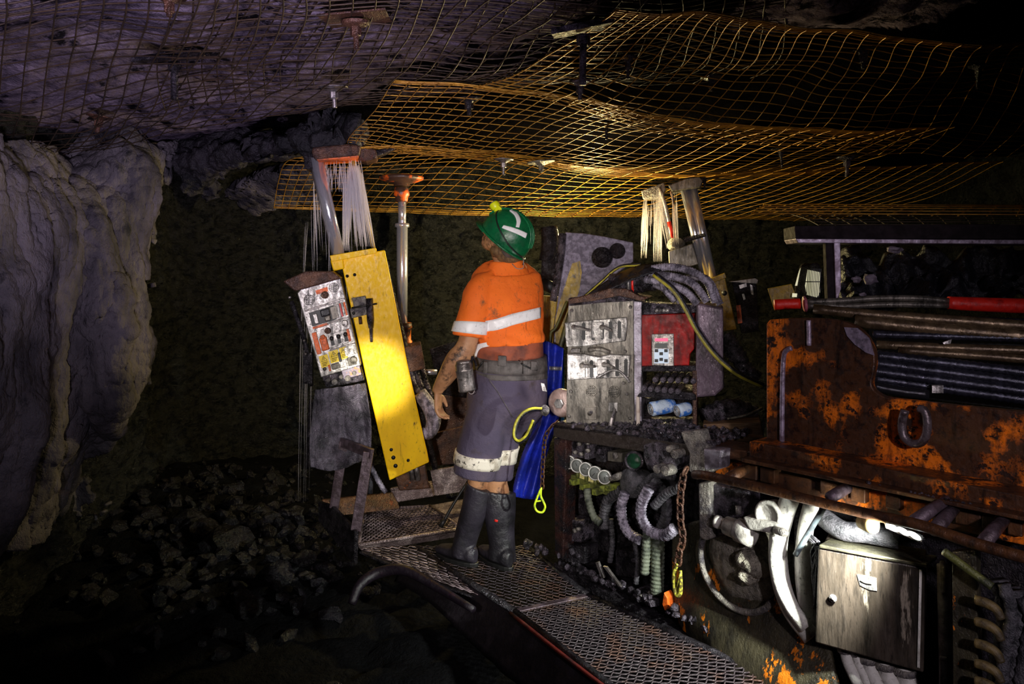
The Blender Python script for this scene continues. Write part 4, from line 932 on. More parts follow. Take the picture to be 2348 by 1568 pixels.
tag(mb.build('pry_bar', inkm), 'thin black bar leaning on the grating beside the left boot', 'bar')

zw = .30-.005
wk = thing('walkway', 'long wet expanded-metal walkway running along the machine under the miner\'s boots', 'walkway')
w0, w1 = G(948, 1252, zw), G(1205, 1252, zw); w2, w3 = G(1348, 1366, zw), G(1180, 1402, zw)
mb = MB(); expanded(mb, w0, w1, w2, w3, 12, 26, .0045); mb.build('front_grating', mudgrate, wk)
w4, w5 = G(1960, 1640, zw), G(1640, 1760, zw)
mb = MB(); expanded(mb, w3, w2, w4, w5, 12, 62, .0048); mb.build('rear_grating', mudgrate, wk)
flatbar(w3, w2, .03, .012, lilacsteel, wk, 'cross_bar', V((1, .8, 0)))
mb = MB()
for p_, q_ in ((w0, w3), (w3, w5), (w1, w2), (w2, w4)): mb.tube([p_, q_], .016, seg=6, sm=False)
mb.build('side_rails', darksteel, wk)
mb = MB(); o1, o2, o3 = G(948, 1252, zw), G(1180, 1402, zw), G(1640, 1760, zw)
dv = V((-.10, -.06, -.17))
mb.shell(lambda u, v: sample([o1, o1.lerp(o2, .5), o2, o2.lerp(o3, .5), o3], u)+dv*v+V((0, 0, .03*math.sin(u*9)*v)), 60, 8, V((.008, .006, 0))); mb.rough(.006, 9)
mb.build('side_skirt', mat('dented_dark_skirt', (.022, .018, .022), (.05, .04, .05), 9, .5, .7, .35, .4, bump=.5), wk)
mb = MB(); mb.tube([o2+V((-.02, -.015, .0)), o2.lerp(o3, .5)+V((-.02, -.015, .0)), o3], .009, seg=6); mb.build('red_edge', mat('dull_red_edge', (.10, .008, .005), (.03, .005, .005), 12), wk)
mb = MB(); r0, r1, r2, r3 = P(824, 1258, 3.93), P(950, 1252, 4.0), P(1120, 1372, 3.55), P(1000, 1330, 3.6); expanded(mb, r0, r1, r2, r3, 6, 14, .0045); mb.build('ramp_grating', grate, wk)
mb = MB(); mb.prism([r0+V((0, 0, -.015)), r1+V((0, 0, -.015)), r2+V((0, 0, -.015)), r3+V((0, 0, -.015))], V((0, 0, -.01))); mb.build('ramp_plate', darksteel, wk)
mb = MB(); mb.tube([P(806, 1385, 3.45), P(826, 1340, 3.5), P(870, 1312, 3.55), P(930, 1308, 3.5), P(1000, 1345, 3.38), P(1086, 1398, 3.2)], [.020, .024, .026, .024, .020, .015], seg=14)
tag(mb.build('rubber_hose', mat('purple_black_hose', (.012, .008, .013), (.06, .015, .045), 9, .60, .68, .4, bump=.4)), 'purple-black rubber hose curling off the ramp towards the dark floor', 'hose')
# ================================================================ CONTROL STATION BESIDE THE MINER
st = thing('control_station', 'tall grimy valve lever panel standing right of the miner, two rows of lever slots', 'control panel')
def cpart(x0, y0, x1, y1, d0, d1, name, m, par=st, bev=.002, pl=CP):
    mb = MB(); pl.rect(mb, x0, y0, x1, y1, d0, d1); return mb.build(name, m, par, bev=bev)
def cpoly(pts, d0, d1, name, m, par=st, bev=.002, pl=CP, rg=0):
    mb = MB(); pl.poly(mb, pts, d0, d1); return mb.build(name, m, par, bev=bev)
face = cpoly([(1303, 690), (1452, 674), (1454, 980), (1298, 969)], 0, .16, 'front_plate', panelm)
cpoly([(1303, 683), (1340, 679), (1400, 668), (1450, 664), (1455, 690), (1380, 694), (1303, 702)], -.03, .02, 'top_lip', wetsteel, bev=.006)
cpoly([(1452, 690), (1471, 692), (1471, 988), (1455, 982)], -.012, .18, 'side_strip', mat('lilac_steel_edge', (.42, .38, .45), (.14, .12, .14), 22, .42, .6, .35, .5, bump=.6), bev=.004)
ub = cpoly([(1294, 740), (1340, 735), (1436, 727), (1438, 744), (1434, 782), (1385, 788), (1345, 793), (1298, 795)], -.03, -.004, 'slot_bracket', silver, bev=.004)
lb = cpoly([(1300, 811), (1340, 812), (1372, 818), (1400, 812), (1446, 815), (1441, 866), (1370, 868), (1300, 872)], -.03, -.004, 'slot_bracket', silver, bev=.004)
for par, ys in ((ub, [(1338, 760), (1360, 760), (1381, 758), (1400, 757), (1420, 756)]), (lb, [(1356, 846), (1375, 846), (1394, 845), (1415, 843), (1435, 843)])):
    for x, y in ys:
        mb = MB(); CP.poly(mb, [(x-4, y-18), (x, y-21), (x+4, y-18), (x+4, y+18), (x, y+21), (x-4, y+18)], -.032, -.029); mb.build('slot', inkm, par)
cpart(1296, 742, 1310, 775, -.034, -.03, 'white_plate', silver, ub); cpart(1357, 738, 1382, 775, -.036, -.03, 'white_plate', silver, ub)
cpoly([(1302, 813), (1342, 816), (1342, 866), (1302, 869)], -.036, -.03, 'white_plate', silver, lb); cpart(1369, 824, 1392, 858, -.036, -.03, 'white_plate', silver, lb)
for par, x0, y0, x1, y1 in ((ub, 1316, 750, 1352, 757), (ub, 1380, 750, 1402, 758), (lb, 1334, 838, 1364, 840), (lb, 1385, 836, 1408, 843)):
    mb = MB(); CP.tube(mb, [(x0, y0, -.05), (x0+8, y0+1, -.065), (x1, y1, -.05)], [.011, .010, .007], seg=10); c = CP.p(x0, y0, -.05); mb.ell(c, .013, .013, .013)
    mb.tube([CP.p(x1, y1, -.05), CP.p(x1, y1+2, -.0)], .006, seg=8, sm=False); mb.build('lever', castm, par)
mb = MB(); CP.tube(mb, [(1368, 866, -.045), (1385, 857, -.06), (1402, 849, -.065), (1420, 851, -.065), (1436, 866, -.06), (1443, 876, -.055)], .006, seg=10); mb.build('lever', silver, lb)
grille(CP, 1356, 896, .026, 0, st, inkm, panelm); grille(CP, 1408, 898, .028, 0, st, inkm, panelm)
sw = cpart(1338, 934, 1368, 962, -.012, 0, 'square_switch', panelm); mb = MB(); CP.tube(mb, [(1352, 948, -.012), (1356, 944, -.05)], [.012, .007], seg=10, sm=False); mb.build('toggle', castm, sw)
cpart(1395, 923, 1416, 944, -.014, 0, 'lever_base', silver)
mb = MB(); CP.tube(mb, [(1407, 936, -.02), (1409, 943, -.06), (1404, 958, -.075)], .007, seg=10); mb.build('lever_arm', castm, st)
mb = MB(); CP.tube(mb, [(1406, 952, -.07), (1401, 972, -.075), (1399, 992, -.075)], [.007, .012, .010], seg=12); mb.build('lever_grip', steel, st)
for x, y in [(1445, 704), (1433, 769), (1433, 806), (1429, 879), (1437, 904), (1308, 898), (1310, 712), (1444, 960), (1304, 955)]:
    mb = MB(); CP.disc(mb, x, y, .008, -.010, 0, .010, 6); mb.build('bolt', castm, face)
cpoly([(1308, 800), (1330, 798), (1330, 808), (1308, 808)], -.03, 0, 'hinge', castm, bev=.004)
mb = MB(); CP.tube(mb, [(1350, 802, -.01), (1375, 800, -.03), (1398, 808, -.02)], .012, seg=10); mb.build('drain_boss', panelm, st)
for k, w_ in enumerate([5, 9, 3, 7, 4]):
    pass
# round flange at its lower left
fl_ = thing('round_flange', 'round pinkish steel flange with a hex nut, lower left of the lever panel', 'flange')
c = CP.p(1289, 923, .06); ax = V((-.45, -.9, .05)).normalized()
MB().lathe(c, ax, [(-.02, .055), (0, .072), (.010, .074), (.022, .066), (.03, .05), (.03, .001)], seg=32).build('disc', mat('pink_white_steel', (.55, .40, .36), (.30, .20, .17), 18, .42, .6, .4, .3, bump=.5), fl_)
MB().lathe(c+ax*.03, ax, [(0, .026), (.018, .026), (.02, .022), (.02, .001)], seg=6, smooth=False).build('hex_nut', silver, fl_)

# red enclosure with keypad
en = thing('keypad_enclosure', 'red metal enclosure with a silver keypad display, framed in lilac steel', 'control box')
cpoly([(1471, 722), (1594, 718), (1592, 800), (1582, 812), (1580, 838), (1471, 840)], .02, .14, 'red_door', redp, en, .004)
cpoly([(1471, 694), (1606, 700), (1606, 716), (1471, 722)], .0, .16, 'top_rail', wetsteel, en, .004)
cpoly([(1471, 840), (1600, 838), (1600, 852), (1471, 852)], -.01, .16, 'bottom_rail', darksteel, en, .004)
cpoly([(1596, 694), (1658, 706), (1660, 890), (1640, 908), (1594, 912)], -.02, .22, 'side_housing', mat('lilac_wet_housing', (.17, .12, .16), (.05, .035, .045), 10, .42, .6, .3, .3, bump=.8, bscale=20, st=(1.5, 1.5, .4)), en, .01)
disp = cpoly([(1494, 766), (1545, 765), (1545, 840), (1495, 838)], .005, .022, 'display', silver, en, .003)
cpart(1502, 776, 1531, 782, .001, .006, 'red_readout', redled, disp, 0); cpart(1502, 787, 1530, 798, .002, .006, 'grey_screen', glass, disp, 0)
kp = cpart(1500, 800, 1533, 833, .002, .006, 'keypad', lcd, disp, 0)
for x, y in [(1505, 804), (1516, 811), (1527, 804), (1505, 827), (1516, 824), (1527, 827)]:
    cpart(x-4, y-3.5, x+4, y+3.5, -.002, .003, 'key', inkm, kp, .001)
for k in range(4):
    mb = MB(); CP.disc(mb, 1506+k*8, 712, .009, -.012, .0, .011, 8); mb.build('bolt', silver, en)

# shelf holding bolt rods
rk = thing('rod_rack', 'dark steel rack below the red enclosure holding two rows of rod ends', 'rack')
cpoly([(1462, 906), (1480, 893), (1586, 900), (1596, 906), (1596, 918), (1462, 910)], -.04, .2, 'tray', darksteel, rk, .004)
cpart(1588, 850, 1598, 985, -.02, .2, 'side_wall', brown, rk); cpart(1468, 850, 1474, 905, .0, .2, 'side_wall', darksteel, rk)
lbls = ['upper', 'lower']
for r_ in range(2):
    for k in range(6):
        x = (1502+k*17.5) if r_ == 0 else (1476+k*15.6); y = 871+k*.6 if r_ == 0 else 891+k*1.4
        mb = MB(); c = CP.p(x, y, -.03-.02*r_); back = V((.35, .93, .05)); 
        mb.lathe(c, back, [(0, .010), (.004, .0145), (.03, .0150), (.034, .0135)]+[(.04+.01*j, .0145-.0018*(j % 2)) for j in range(14)]+[(.19, .001)], seg=14)
        rd = mb.build('rod_end', wetsteel); tag(rd, ('dark ribbed rod with a shiny round end, in the %s row of the rack' % lbls[r_]), 'rod', '%s row of rods in the rack' % lbls[r_])
pk = thing('storage_pocket', 'open steel pocket under the rod rack holding two blue-white rolls', 'pocket')
cpoly([(1459, 909), (1466, 911), (1468, 988), (1459, 984)], -.03, .2, 'left_wall', mat('pale_grubby_wall', (.45, .38, .33), (.25, .16, .12), 16), pk); cpart(1464, 960, 1594, 988, .03, .2, 'floor_plate', wetsteel, pk)  # left wall is paler than the other pocket walls
cpart(1464, 912, 1592, 985, .20, .22, 'back_wall', darksteel, pk); cpart(1590, 908, 1596, 990, -.03, .2, 'right_wall', brown, pk)
for (x, y, r, dr, ln, lb_) in [(1492, 938, .035, V((.92, .30, .10)), .125, 'larger white and blue plastic roll on the left in the steel pocket'), (1553, 942, .032, V((.9, .35, .12)), .07, 'shorter blue plastic roll on the right in the steel pocket')]:
    ro = thing('plastic_roll', lb_, 'roll', 'plastic rolls'); c = CP.p(x, y, -.02); dr = dr.normalized()
    MB().lathe(c, dr, [(.004, r*.5), (0, r*.8), (.006, r), (ln*.3, r*.97), (ln*.5, r*1.03), (ln*.8, r), (ln, r*.9), (ln+.003, .001)], seg=24).build('wrap', bluebag, ro)
    mb = MB()
    for q_ in (.3, .55, .75):
        a_, b_ = frame(dr); mb.tube([c-dr*.003+(a_*math.cos(t)+b_*math.sin(t))*r*q_ for t in [2*math.pi*i/18 for i in range(18)]], .0025, seg=6, closed=True, n=1)
    mb.build('rolled_edge', silver, ro)

# hood and hose bundle above the enclosure
hb = thing('hose_bundle', 'bundle of thick lilac braided hoses arching over the red enclosure', 'hoses')
for pts, r in [([(1470, 622, .02), (1530, 612, .0), (1585, 622, -.02), (1622, 648, -.02), (1640, 694, .0)], .019), ([(1490, 632, -.02), (1540, 634, -.05), (1588, 650, -.06), (1622, 692, -.04)], .019),
               ([(1480, 640, -.05), (1528, 650, -.08), (1572, 668, -.09), (1600, 698, -.08)], .018), ([(1500, 652, -.02), (1535, 668, -.04), (1562, 694, -.04)], .016), ([(1560, 640, .06), (1620, 640, .05), (1652, 700, .05)], .018), ([(1516, 640, -.09), (1522, 662, -.11), (1548, 692, -.10)], .013)]:
    mb = MB(); CP.tube(mb, pts, r, .02, ribs=.012, seg=14, n=10); mb.build('hose', lilachose, hb)
mb = MB(); mb.shell(lambda u, v: CP.p(1345+u*190, (676-72*math.sin(math.pi*.5*min(1, u*1.25)))+v*(8+20*math.sin(math.pi*u)), .02-.10*v*math.sin(math.pi*u)), 40, 6, V((0, 0, -.006))); mb.build('cover_flap', bagm, hb)
mt = thing('pump_motor', 'short horizontal lilac cylinder with white and red bands under the black flap', 'motor')
mb = MB(); c = CP.p(1396, 648, .03); mb.lathe(c, CP.a, [(0, .03), (.006, .045), (.09, .047), (.10, .05), (.17, .05), (.18, .042), (.24, .04), (.25, .001)], seg=28); mb.build('housing', wetsteel, mt)
for k, c_ in ((.098, silver), (.118, redgrip)): MB().lathe(c+CP.a*k, CP.a, [(0, .0508), (0, .0525), (.010, .0525), (.010, .0508)], seg=28).build('band', c_, mt)
mb = MB(); CP.poly(mb, [(1302, 686), (1345, 676), (1400, 660), (1435, 662), (1465, 678), (1490, 682), (1470, 690), (1420, 678), (1360, 690), (1303, 697)], -.06, .12); tag(mb.build('leather_flap', brown, bev=.006), 'curled brown rubber flap lying on top of the valve lever panel', 'flap')
for pts, r, lb_ in [([(1500, 628, -.10), (1545, 664, -.12), (1572, 705, -.12), (1598, 755, -.12), (1640, 812, -.12), (1690, 855, -.10), (1750, 884, -.06)], .013, 'long yellow-striped hose sagging across the red enclosure to the right'),
                    ([(1340, 680, .1), (1380, 645, .1), (1420, 612, .1), (1470, 606, .08)], .008, 'thin yellow-brown hose rising left of the black flap')]:
    mb = MB(); CP.tube(mb, pts, r, seg=12); h = mb.build('hose', black); tag(h, lb_, 'hose')
    mb = MB(); CP.tube(mb, [(q[0]-2.2, q[1]+2.2, q[2]-.008) for q in pts], r*.62, seg=8); s2 = mb.build('yellow_stripe', yhose, h)
mb = MB(); CP.tube(mb, [(1660, 770, .06), (1680, 800, .05), (1715, 850, .04), (1745, 872, .04)], [.05, .045, .035, .03], seg=14, ribs=.03); mb.rough(.006, 18); tag(mb.build('ribbed_duct', wetsteel), 'mud-caked pale duct behind the long yellow-striped hose', 'duct')
mb = MB(); CP.tube(mb, [(1618, 960, -.02), (1650, 945, .02), (1690, 938, .06), (1735, 955, .1)], [.05, .055, .05, .045], seg=16, ribs=.045); tag(mb.build('ribbed_duct', wetsteel), 'wide ribbed dark duct right of the steel pocket', 'duct')
mb = MB(); CP.tube(mb, [(1668, 960, -.06), (1710, 952, -.05), (1748, 936, -.03)], .006, seg=8); tag(mb.build('wire_rod', panelm), 'thin pale wire lying over the wide ribbed duct', 'wire')
for pts, d, lb_ in [([(1612, 972), (1745, 968), (1752, 1000), (1612, 992)], -.10, 'upper brown wooden block below the wide ribbed duct'), ([(1608, 994), (1752, 1002), (1752, 1024), (1606, 1012)], -.14, 'lower brown wooden block resting on the rusty ledge')]:
    mb = MB(); CP.poly(mb, pts, d, d+.18); tag(mb.build('wooden_block', mat('oily_wood', (.20, .11, .05), (.09, .045, .02), 12, .4, .6, .5, bump=.6, st=(.4, 1, 3)), bev=.005), lb_, 'block', 'wooden blocks')

# grey-lilac mast plate behind, posts and cylinders
BP = Plane(1370, 4.35, 10)
mp_ = thing('mast_plate', 'spotted lilac steel plate with a worn yellow patch behind the valve lever panel', 'plate')
mb = MB(); BP.poly(mb, [(1296, 532), (1340, 535), (1385, 542), (1452, 556), (1452, 600), (1400, 640), (1345, 680), (1322, 700), (1290, 800), (1270, 860), (1268, 760), (1284, 650)], 0, .05)
mb.build('plate_body', mat('lilac_yellow_plate', (.21, .18, .25), (.09, .075, .11), 40, .42, .58, .45, .3, bump=.6), mp_, bev=.004)
mb = MB(); BP.poly(mb, [(1300, 640), (1312, 604), (1330, 598), (1334, 625), (1328, 668), (1312, 712), (1290, 800), (1276, 820), (1272, 740), (1284, 690)], -.004, .0); mb.build('yellow_patch', yellowdull, mp_)
for x, y, r in [(1380, 590, .06), (1415, 575, .045)]:
    mb = MB(); BP.disc(mb, x, y, r, -.06, 0, r*1.05, 24); mb.lathe(BP.p(x, y, -.06), -BP.n, [(0, r*.6), (.015, r*.55), (.02, .001)], seg=20); mb.build('hub', darksteel, mp_)
mb = MB(); BP.tube(mb, [(1290, 535), (1284, 600), (1268, 690)], .022, -.04, seg=14); mb.build('cylinder', wetsteel, mp_)
mb = MB(); BP.tube(mb, [(1258, 520), (1262, 560), (1250, 600)], [.05, .055, .04], .05, seg=14); BP.poly(mb, [(1243, 560), (1286, 565), (1270, 655), (1240, 650)], .08, .14); mb.build('shroud', darksteel, mp_)
mb = MB(); BP.tube(mb, [(1244, 650), (1272, 662)], .035, -.02, seg=14); mb.build('clamp', inkm, mp_)
mb = MB(); BP.poly(mb, [(1240, 678), (1278, 680), (1264, 800), (1238, 800)], .02, .07); mb.build('dull_yellow_leg', yellowdull, mp_, bev=.004)
mb = MB(); BP.tube(mb, [(1315, 690), (1292, 770), (1268, 860), (1252, 940)], .014, -.30, seg=10); BP.tube(mb, [(1300, 690), (1275, 750), (1262, 770), (1266, 860)], .008, -.2, seg=8)
tag(mb.build('hose', mat('yellow_black_cable', (.10, .09, .02), (.02, .02, .015), 9)), 'dark yellowish hose hanging just right of the miner\'s hip', 'hose')

# blue plastic
bl = [[(1236, 778), (1262, 785), (1292, 798)], [(1240, 860), (1262, 860), (1290, 860)], [(1240, 930), (1258, 935), (1284, 950)], [(1222, 985), (1246, 990), (1268, 1000)], [(1198, 1040), (1228, 1045), (1252, 1050)], [(1178, 1110), (1210, 1120), (1240, 1122)], [(1176, 1138), (1208, 1144), (1240, 1146)]]
def fbl(u, v): q = sample([sample([V((*p, 0)) for p in r], u) for r in bl], v); return P(q.x, q.y, 4.0+.035*math.sin(u*11+v*4)+.02*math.sin(v*17+u*3))
mb = MB(); mb.shell(fbl, 40, 70, V((0, .01, 0))); bc = mb.build('blue_sheet', blue); tag(bc, 'shiny blue plastic sheet hanging between the miner and the lever panel', 'sheet')
mb = MB(); mb.shell(lambda u, v: fbl(.45+.3*u*0+.5*u, .12+.02*v)+V((0, -.014, 0)), 12, 2, V((0, .003, 0))); mb.build('white_tie', silver, bc)
mb = MB(); mb.shell(lambda u, v: P(1268+u*26, 800+v*190, 4.12+.02*math.sin(u*6+v*5)), 12, 20, V((0, .01, 0))); tag(mb.build('teal_sheet', bluegreen), 'dark blue-green plastic sheet between the blue sheet and the lever panel', 'sheet')

# yellow hose loop with its fitting, small chain and lime hook
yl = thing('yellow_hose_loop', 'yellow and black hose looped in front of the miner\'s shorts', 'hose')
mb = MB(); lp = [(1244, 938), (1222, 938), (1200, 948), (1184, 972), (1180, 1000), (1190, 1012), (1206, 1002), (1216, 984), (1224, 965)]
mb.tube([P(x, y, 3.56-.01*i) for i, (x, y) in enumerate(lp)], .0115, seg=12); mb.build('hose', black, yl)
mb = MB(); mb.tube([P(x-1.6, y-1.6, 3.55-.01*i) for i, (x, y) in enumerate(lp)], .0065, seg=8); mb.build('yellow_stripe', lime if False else mat('bright_hose_yellow', (.62, .58, .03), (.3, .27, .03), 30), yl)
mb = MB(); mb.tube([P(1240, 940, 3.56), P(1256, 942, 3.56)], [.016, .02], seg=12, sm=False); mb.ell(P(1249, 941, 3.56), .024, .024, .026); mb.rough(.004, 60); mb.build('fitting', castm, yl)
mb = MB(); mb.prism([P(1240, 878, 3.6), P(1248, 880, 3.6), P(1254, 898, 3.6), P(1244, 896, 3.6)], V((0, .01, 0))); tag(mb.build('paper_tag', silver), 'small white tag hanging on the dark hose at the miner\'s hip', 'tag')

def chain(name, label, pts, n, wl, r, m, grp=None):
    t = thing(name, label, 'chain', grp); path = spline([V(p) for p in pts], 12)
    L = [0]
    for i in range(1, len(path)): L.append(L[-1]+(path[i]-path[i-1]).length)
    def at(s):
        for i in range(1, len(L)):
            if L[i] >= s: return path[i-1].lerp(path[i], (s-L[i-1])/max(1e-9, L[i]-L[i-1]))
        return path[-1]
    T = L[-1]; pit = T/n
    for k in range(n):
        a, b = at(pit*k), at(pit*(k+1)); c = (a+b)/2; d = (b-a).normalized(); x, y = frame(d)
        if k % 2: x, y = y, x
        e = V((math.cos(.5), math.sin(.5), 0)); x = (x*.8+y*.6).normalized() if True else x
        hl = pit*.62; hw = wl; ps = []
        for i in range(16):
            th = 2*math.pi*i/16; ps.append(c+x*hw*math.cos(th)+d*(hl-hw)*(1 if math.sin(th) > 0.001 else (-1 if math.sin(th) < -.001 else 0))+d*hw*math.sin(th))
        mb = MB(); mb.tube(ps, r, seg=8, closed=True, n=1); mb.build('chain_link', m, t)
    return t
chain('chain', 'thin rusty chain hanging in front of the blue sheet', [P(1278, 965, 3.62), P(1262, 980, 3.6), P(1250, 1005, 3.6), P(1245, 1060, 3.6), P(1243, 1120, 3.6)], 15, .010, .0035, rustplain)
mb = MB(); mb.tube([P(1241, 1118, 3.59), P(1236, 1130, 3.59), P(1230, 1145, 3.59), P(1226, 1160, 3.59), P(1232, 1172, 3.59), P(1244, 1174, 3.59), P(1250, 1162, 3.59), P(1246, 1150, 3.59), P(1240, 1136, 3.59)], .0055, seg=10, closed=True)
mb.tube([P(1228, 1150, 3.59), P(1240, 1148, 3.59)], .004, seg=8, sm=False); tag(mb.build('safety_hook', limeglow), 'lime-yellow hook at the lower end of the thin chain', 'hook')

# ================================================================ RIGHT RIG (further back)
rr_ = thing('drill_rig', 'further right rig with twin chrome rams and a yellow cover, behind the hose bundle', 'drill rig')
for a, b in (((1570, 436), (1616, 632)), ((1588, 430), (1634, 640))):
    mb = MB(); RR.tube(mb, [a, b], .030, .0, seg=22, sm=False); mb.build('hydraulic_ram', chrome, rr_)
mb = MB(); RR.poly(mb, [(1532, 424), (1575, 408), (1604, 404), (1612, 414), (1606, 430), (1540, 440)], -.06, .14); mb.rough(.003, 30); mb.build('head_plate', panelm, rr_, bev=.008)
mb = MB(); RR.poly(mb, [(1470, 437), (1522, 418), (1526, 432), (1516, 452), (1474, 456)], -.04, .12); mb.build('head_plate', castm, rr_, bev=.006)
mb = MB(); RR.poly(mb, [(1600, 404), (1622, 402), (1616, 436), (1612, 420)], 0, .03); mb.build('head_finger', darksteel, rr_)
mb = MB(); RR.poly(mb, [(1566, 545), (1616, 534), (1619, 542), (1570, 556)], -.06, .1); mb.build('ram_collar', darksteel, rr_, bev=.006)
mb = MB(); RR.poly(mb, [(1532, 576), (1588, 558), (1602, 606), (1560, 618), (1534, 606)], -.08, .08); mb.rough(.003, 30); mb.build('drill_head', panelm, rr_, bev=.006)
mb = MB(); mb.ell(RR.p(1549, 560, -.04), .06, .05, .05); mb.rough(.012, 12); mb.build('chuck', flange, rr_)
mb = MB(); RR.tube(mb, [(1512, 430), (1528, 480), (1541, 548)], .013, -.04, seg=10); mb.build('drill_steel', steel, rr_)
mb = MB(); RR.tube(mb, [(1534, 508), (1542, 546)], .0145, -.04, seg=10, sm=False); mb.build('orange_sleeve', redgrip, rr_)
mb = MB(); RR.tube(mb, [(1538, 436), (1545, 470), (1549, 520), (1552, 550)], .009, .0, seg=8); mb.build('hose', brown, rr_)
mb = MB(); RR.poly(mb, [(1622, 645), (1662, 636), (1690, 755), (1655, 760), (1632, 700)], -.06, .10); mb.build('yellow_cover', yellowdull, rr_, bev=.005)
mb = MB(); RR.poly(mb, [(1618, 643), (1662, 625), (1666, 637), (1624, 652)], -.08, .10); mb.build('top_cap', yellowdull, rr_, bev=.004)
mb = MB(); RR.disc(mb, 1661, 672, .018, -.064, -.05); mb.build('hole', inkm, rr_)
fall('falling_water', 'yellowish water and droplets falling from the right rig', [
    (1474, 1490, 450, 1468, 1482, 592, 5.1, 28, .0026, .2), (1474, 1500, 440, 1478, 1500, 560, 5.12, 18, .0024, .05), (1500, 1520, 430, 1498, 1520, 600, 5.12, 70, .0020, .03), (1505, 1520, 430, 1525, 1552, 570, 5.1, 16, .0026, .2), (1540, 1552, 440, 1545, 1556, 560, 5.1, 20, .0022, .04)], 8)
p2 = thing('control_console', 'small dark control panel with pale plates right of the far yellow cover', 'control panel')
mb = MB(); RR.poly(mb, [(1678, 645), (1730, 640), (1736, 660), (1740, 760), (1700, 765), (1690, 700)], .0, .14); mb.build('panel_body', darksteel, p2, bev=.006)
for q in [[(1694, 654), (1711, 649), (1712, 657), (1697, 662)], [(1720, 652), (1726, 655), (1728, 676), (1722, 674)], [(1701, 674), (1706, 673), (1710, 686), (1705, 688)]]:
    mb = MB(); RR.poly(mb, q, -.006, 0); mb.build('pale_plate', silver, p2)
mb = MB(); RR.poly(mb, [(1672, 646), (1732, 638), (1738, 642), (1736, 650)], -.06, .14); mb.build('hood', panelm, p2)
mb = MB(); RR.poly(mb, [(1688, 700), (1698, 699), (1702, 740), (1692, 742)], -.006, 0); mb.build('orange_label', orangep, p2)
# ================================================================ VALVE BAY UNDER THE CONTROL STATION
def fpoly(pts, d0, d1, name, m, par=None, bev=.003, rg=0, pl=FM):
    mb = MB(); pl.poly(mb, pts, d0, d1); 
    return mb.build(name, m, par, bev=bev)
bay = thing('valve_bay', 'oily black steel frame with a reddish corner post, below the lever panel', 'machine frame')
fpoly([(1270, 1003), (1298, 1008), (1296, 1120), (1290, 1285), (1272, 1270)], -.02, .06, 'corner_post', mat('oily_red_brown', (.05, .02, .016), (.014, .012, .014), 12, .42, .58, .28, .3, bump=.6, wet=.7), bay, .004)
fpoly([(1268, 968), (1604, 1022), (1604, 1046), (1500, 1040), (1290, 1008), (1268, 1000)], -.03, .10, 'top_beam', mat('black_orange_beam', (.035, .026, .022), (.8, .16, .01), 5.5, .62, .66, .3, .3, bump=.8), bay, .005)
fpoly([(1268, 972), (1610, 1014), (1612, 1024), (1268, 982)], -.03, .30, 'shelf_plate', darksteel, bay, .004)
fpoly([(1280, 1000), (1620, 1050), (1620, 1400), (1280, 1290)], .34, .38, 'back_plate', darksteel, bay)
# oily lumps and valve blocks
rr = random.Random(11)
for i, (x, y, w_, h_, d, m, lb_) in enumerate([
    (1315, 1215, 34, 50, .04, wetsteel, 'mint-grey valve block near the foot of the reddish post'), (1318, 1268, 46, 40, .02, darksteel, 'black valve block lowest beside the reddish post'),
    (1322, 1030, 26, 36, .02, wetsteel, 'small grey valve block under the black beam, leftmost'), (1344, 1030, 10, 46, .0, wetsteel, 'narrow grey valve stem under the black beam'),
    (1376, 1040, 22, 36, .03, darksteel, 'dark valve block with a round boss under the black beam'), (1408, 1046, 32, 22, .04, panelm, 'pale brown plate block under the black beam'),
    (1380, 1225, 50, 70, .14, darksteel, 'oily black valve block behind the drooping hoses'), (1440, 1290, 60, 60, .10, darksteel, 'oily black block at the bottom of the bay'),
    (1340, 1150, 30, 60, .16, darksteel, 'black block behind the gauges'), (1480, 1365, 46, 30, .02, wetsteel, 'grey angular block lying at the bay\'s foot')]):
    mb = MB(); FM.poly(mb, [(x-w_/2, y-h_/2), (x+w_/2, y-h_/2+w_*.12), (x+w_/2, y+h_/2+w_*.12), (x-w_/2, y+h_/2)], d, d+.10)
    o = mb.build('valve_block', m, bev=.006); tag(o, lb_, 'valve', 'valve blocks')
    for k in range(3):
        mb = MB(); FM.disc(mb, x+rr.uniform(-.3, .3)*w_, y+rr.uniform(-.35, .35)*h_, .009, d-.02, d, .011, 8); mb.build('plug', castm if m != darksteel else wetsteel, o)
mb = MB()
for i in range(260):
    x = rr.uniform(1290, 1560); y = rr.uniform(1130, 1310)+(x-1290)*.2; r = rr.uniform(.008, .03); c = FM.p(x, y, rr.uniform(.2, .33))
    b = bmesh.ops.create_icosphere(mb.bm, subdivisions=1, radius=r)
    for v in b['verts']: v.co = c+v.co*(1+.5*noise.noise(v.co*40+c*9))
mb.rough(.004, 40); tag(mb.build('oily_coal_fines', darksteel), 'wet coal fines caked over the back of the valve bay', 'coal', kind='stuff')
mb = MB()
for i in range(330):
    x = rr.uniform(1270, 1640); d = rr.uniform(-.04, .28); y = 974+(x-1270)*.123; c = FM.p(x, y, -.03); c = c+FM.n*(d+.03)+V((0, 0, rr.uniform(0, .012))); r = rr.uniform(.005, .018); b = bmesh.ops.create_icosphere(mb.bm, subdivisions=1, radius=r)
    for v in b['verts']: v.co = c+v.co*(1+.5*noise.noise(v.co*60+c*9))
tag(mb.build('oily_gravel', wetsteel), 'black oily gravel lying on the shelf below the lever panel', 'gravel', kind='stuff')
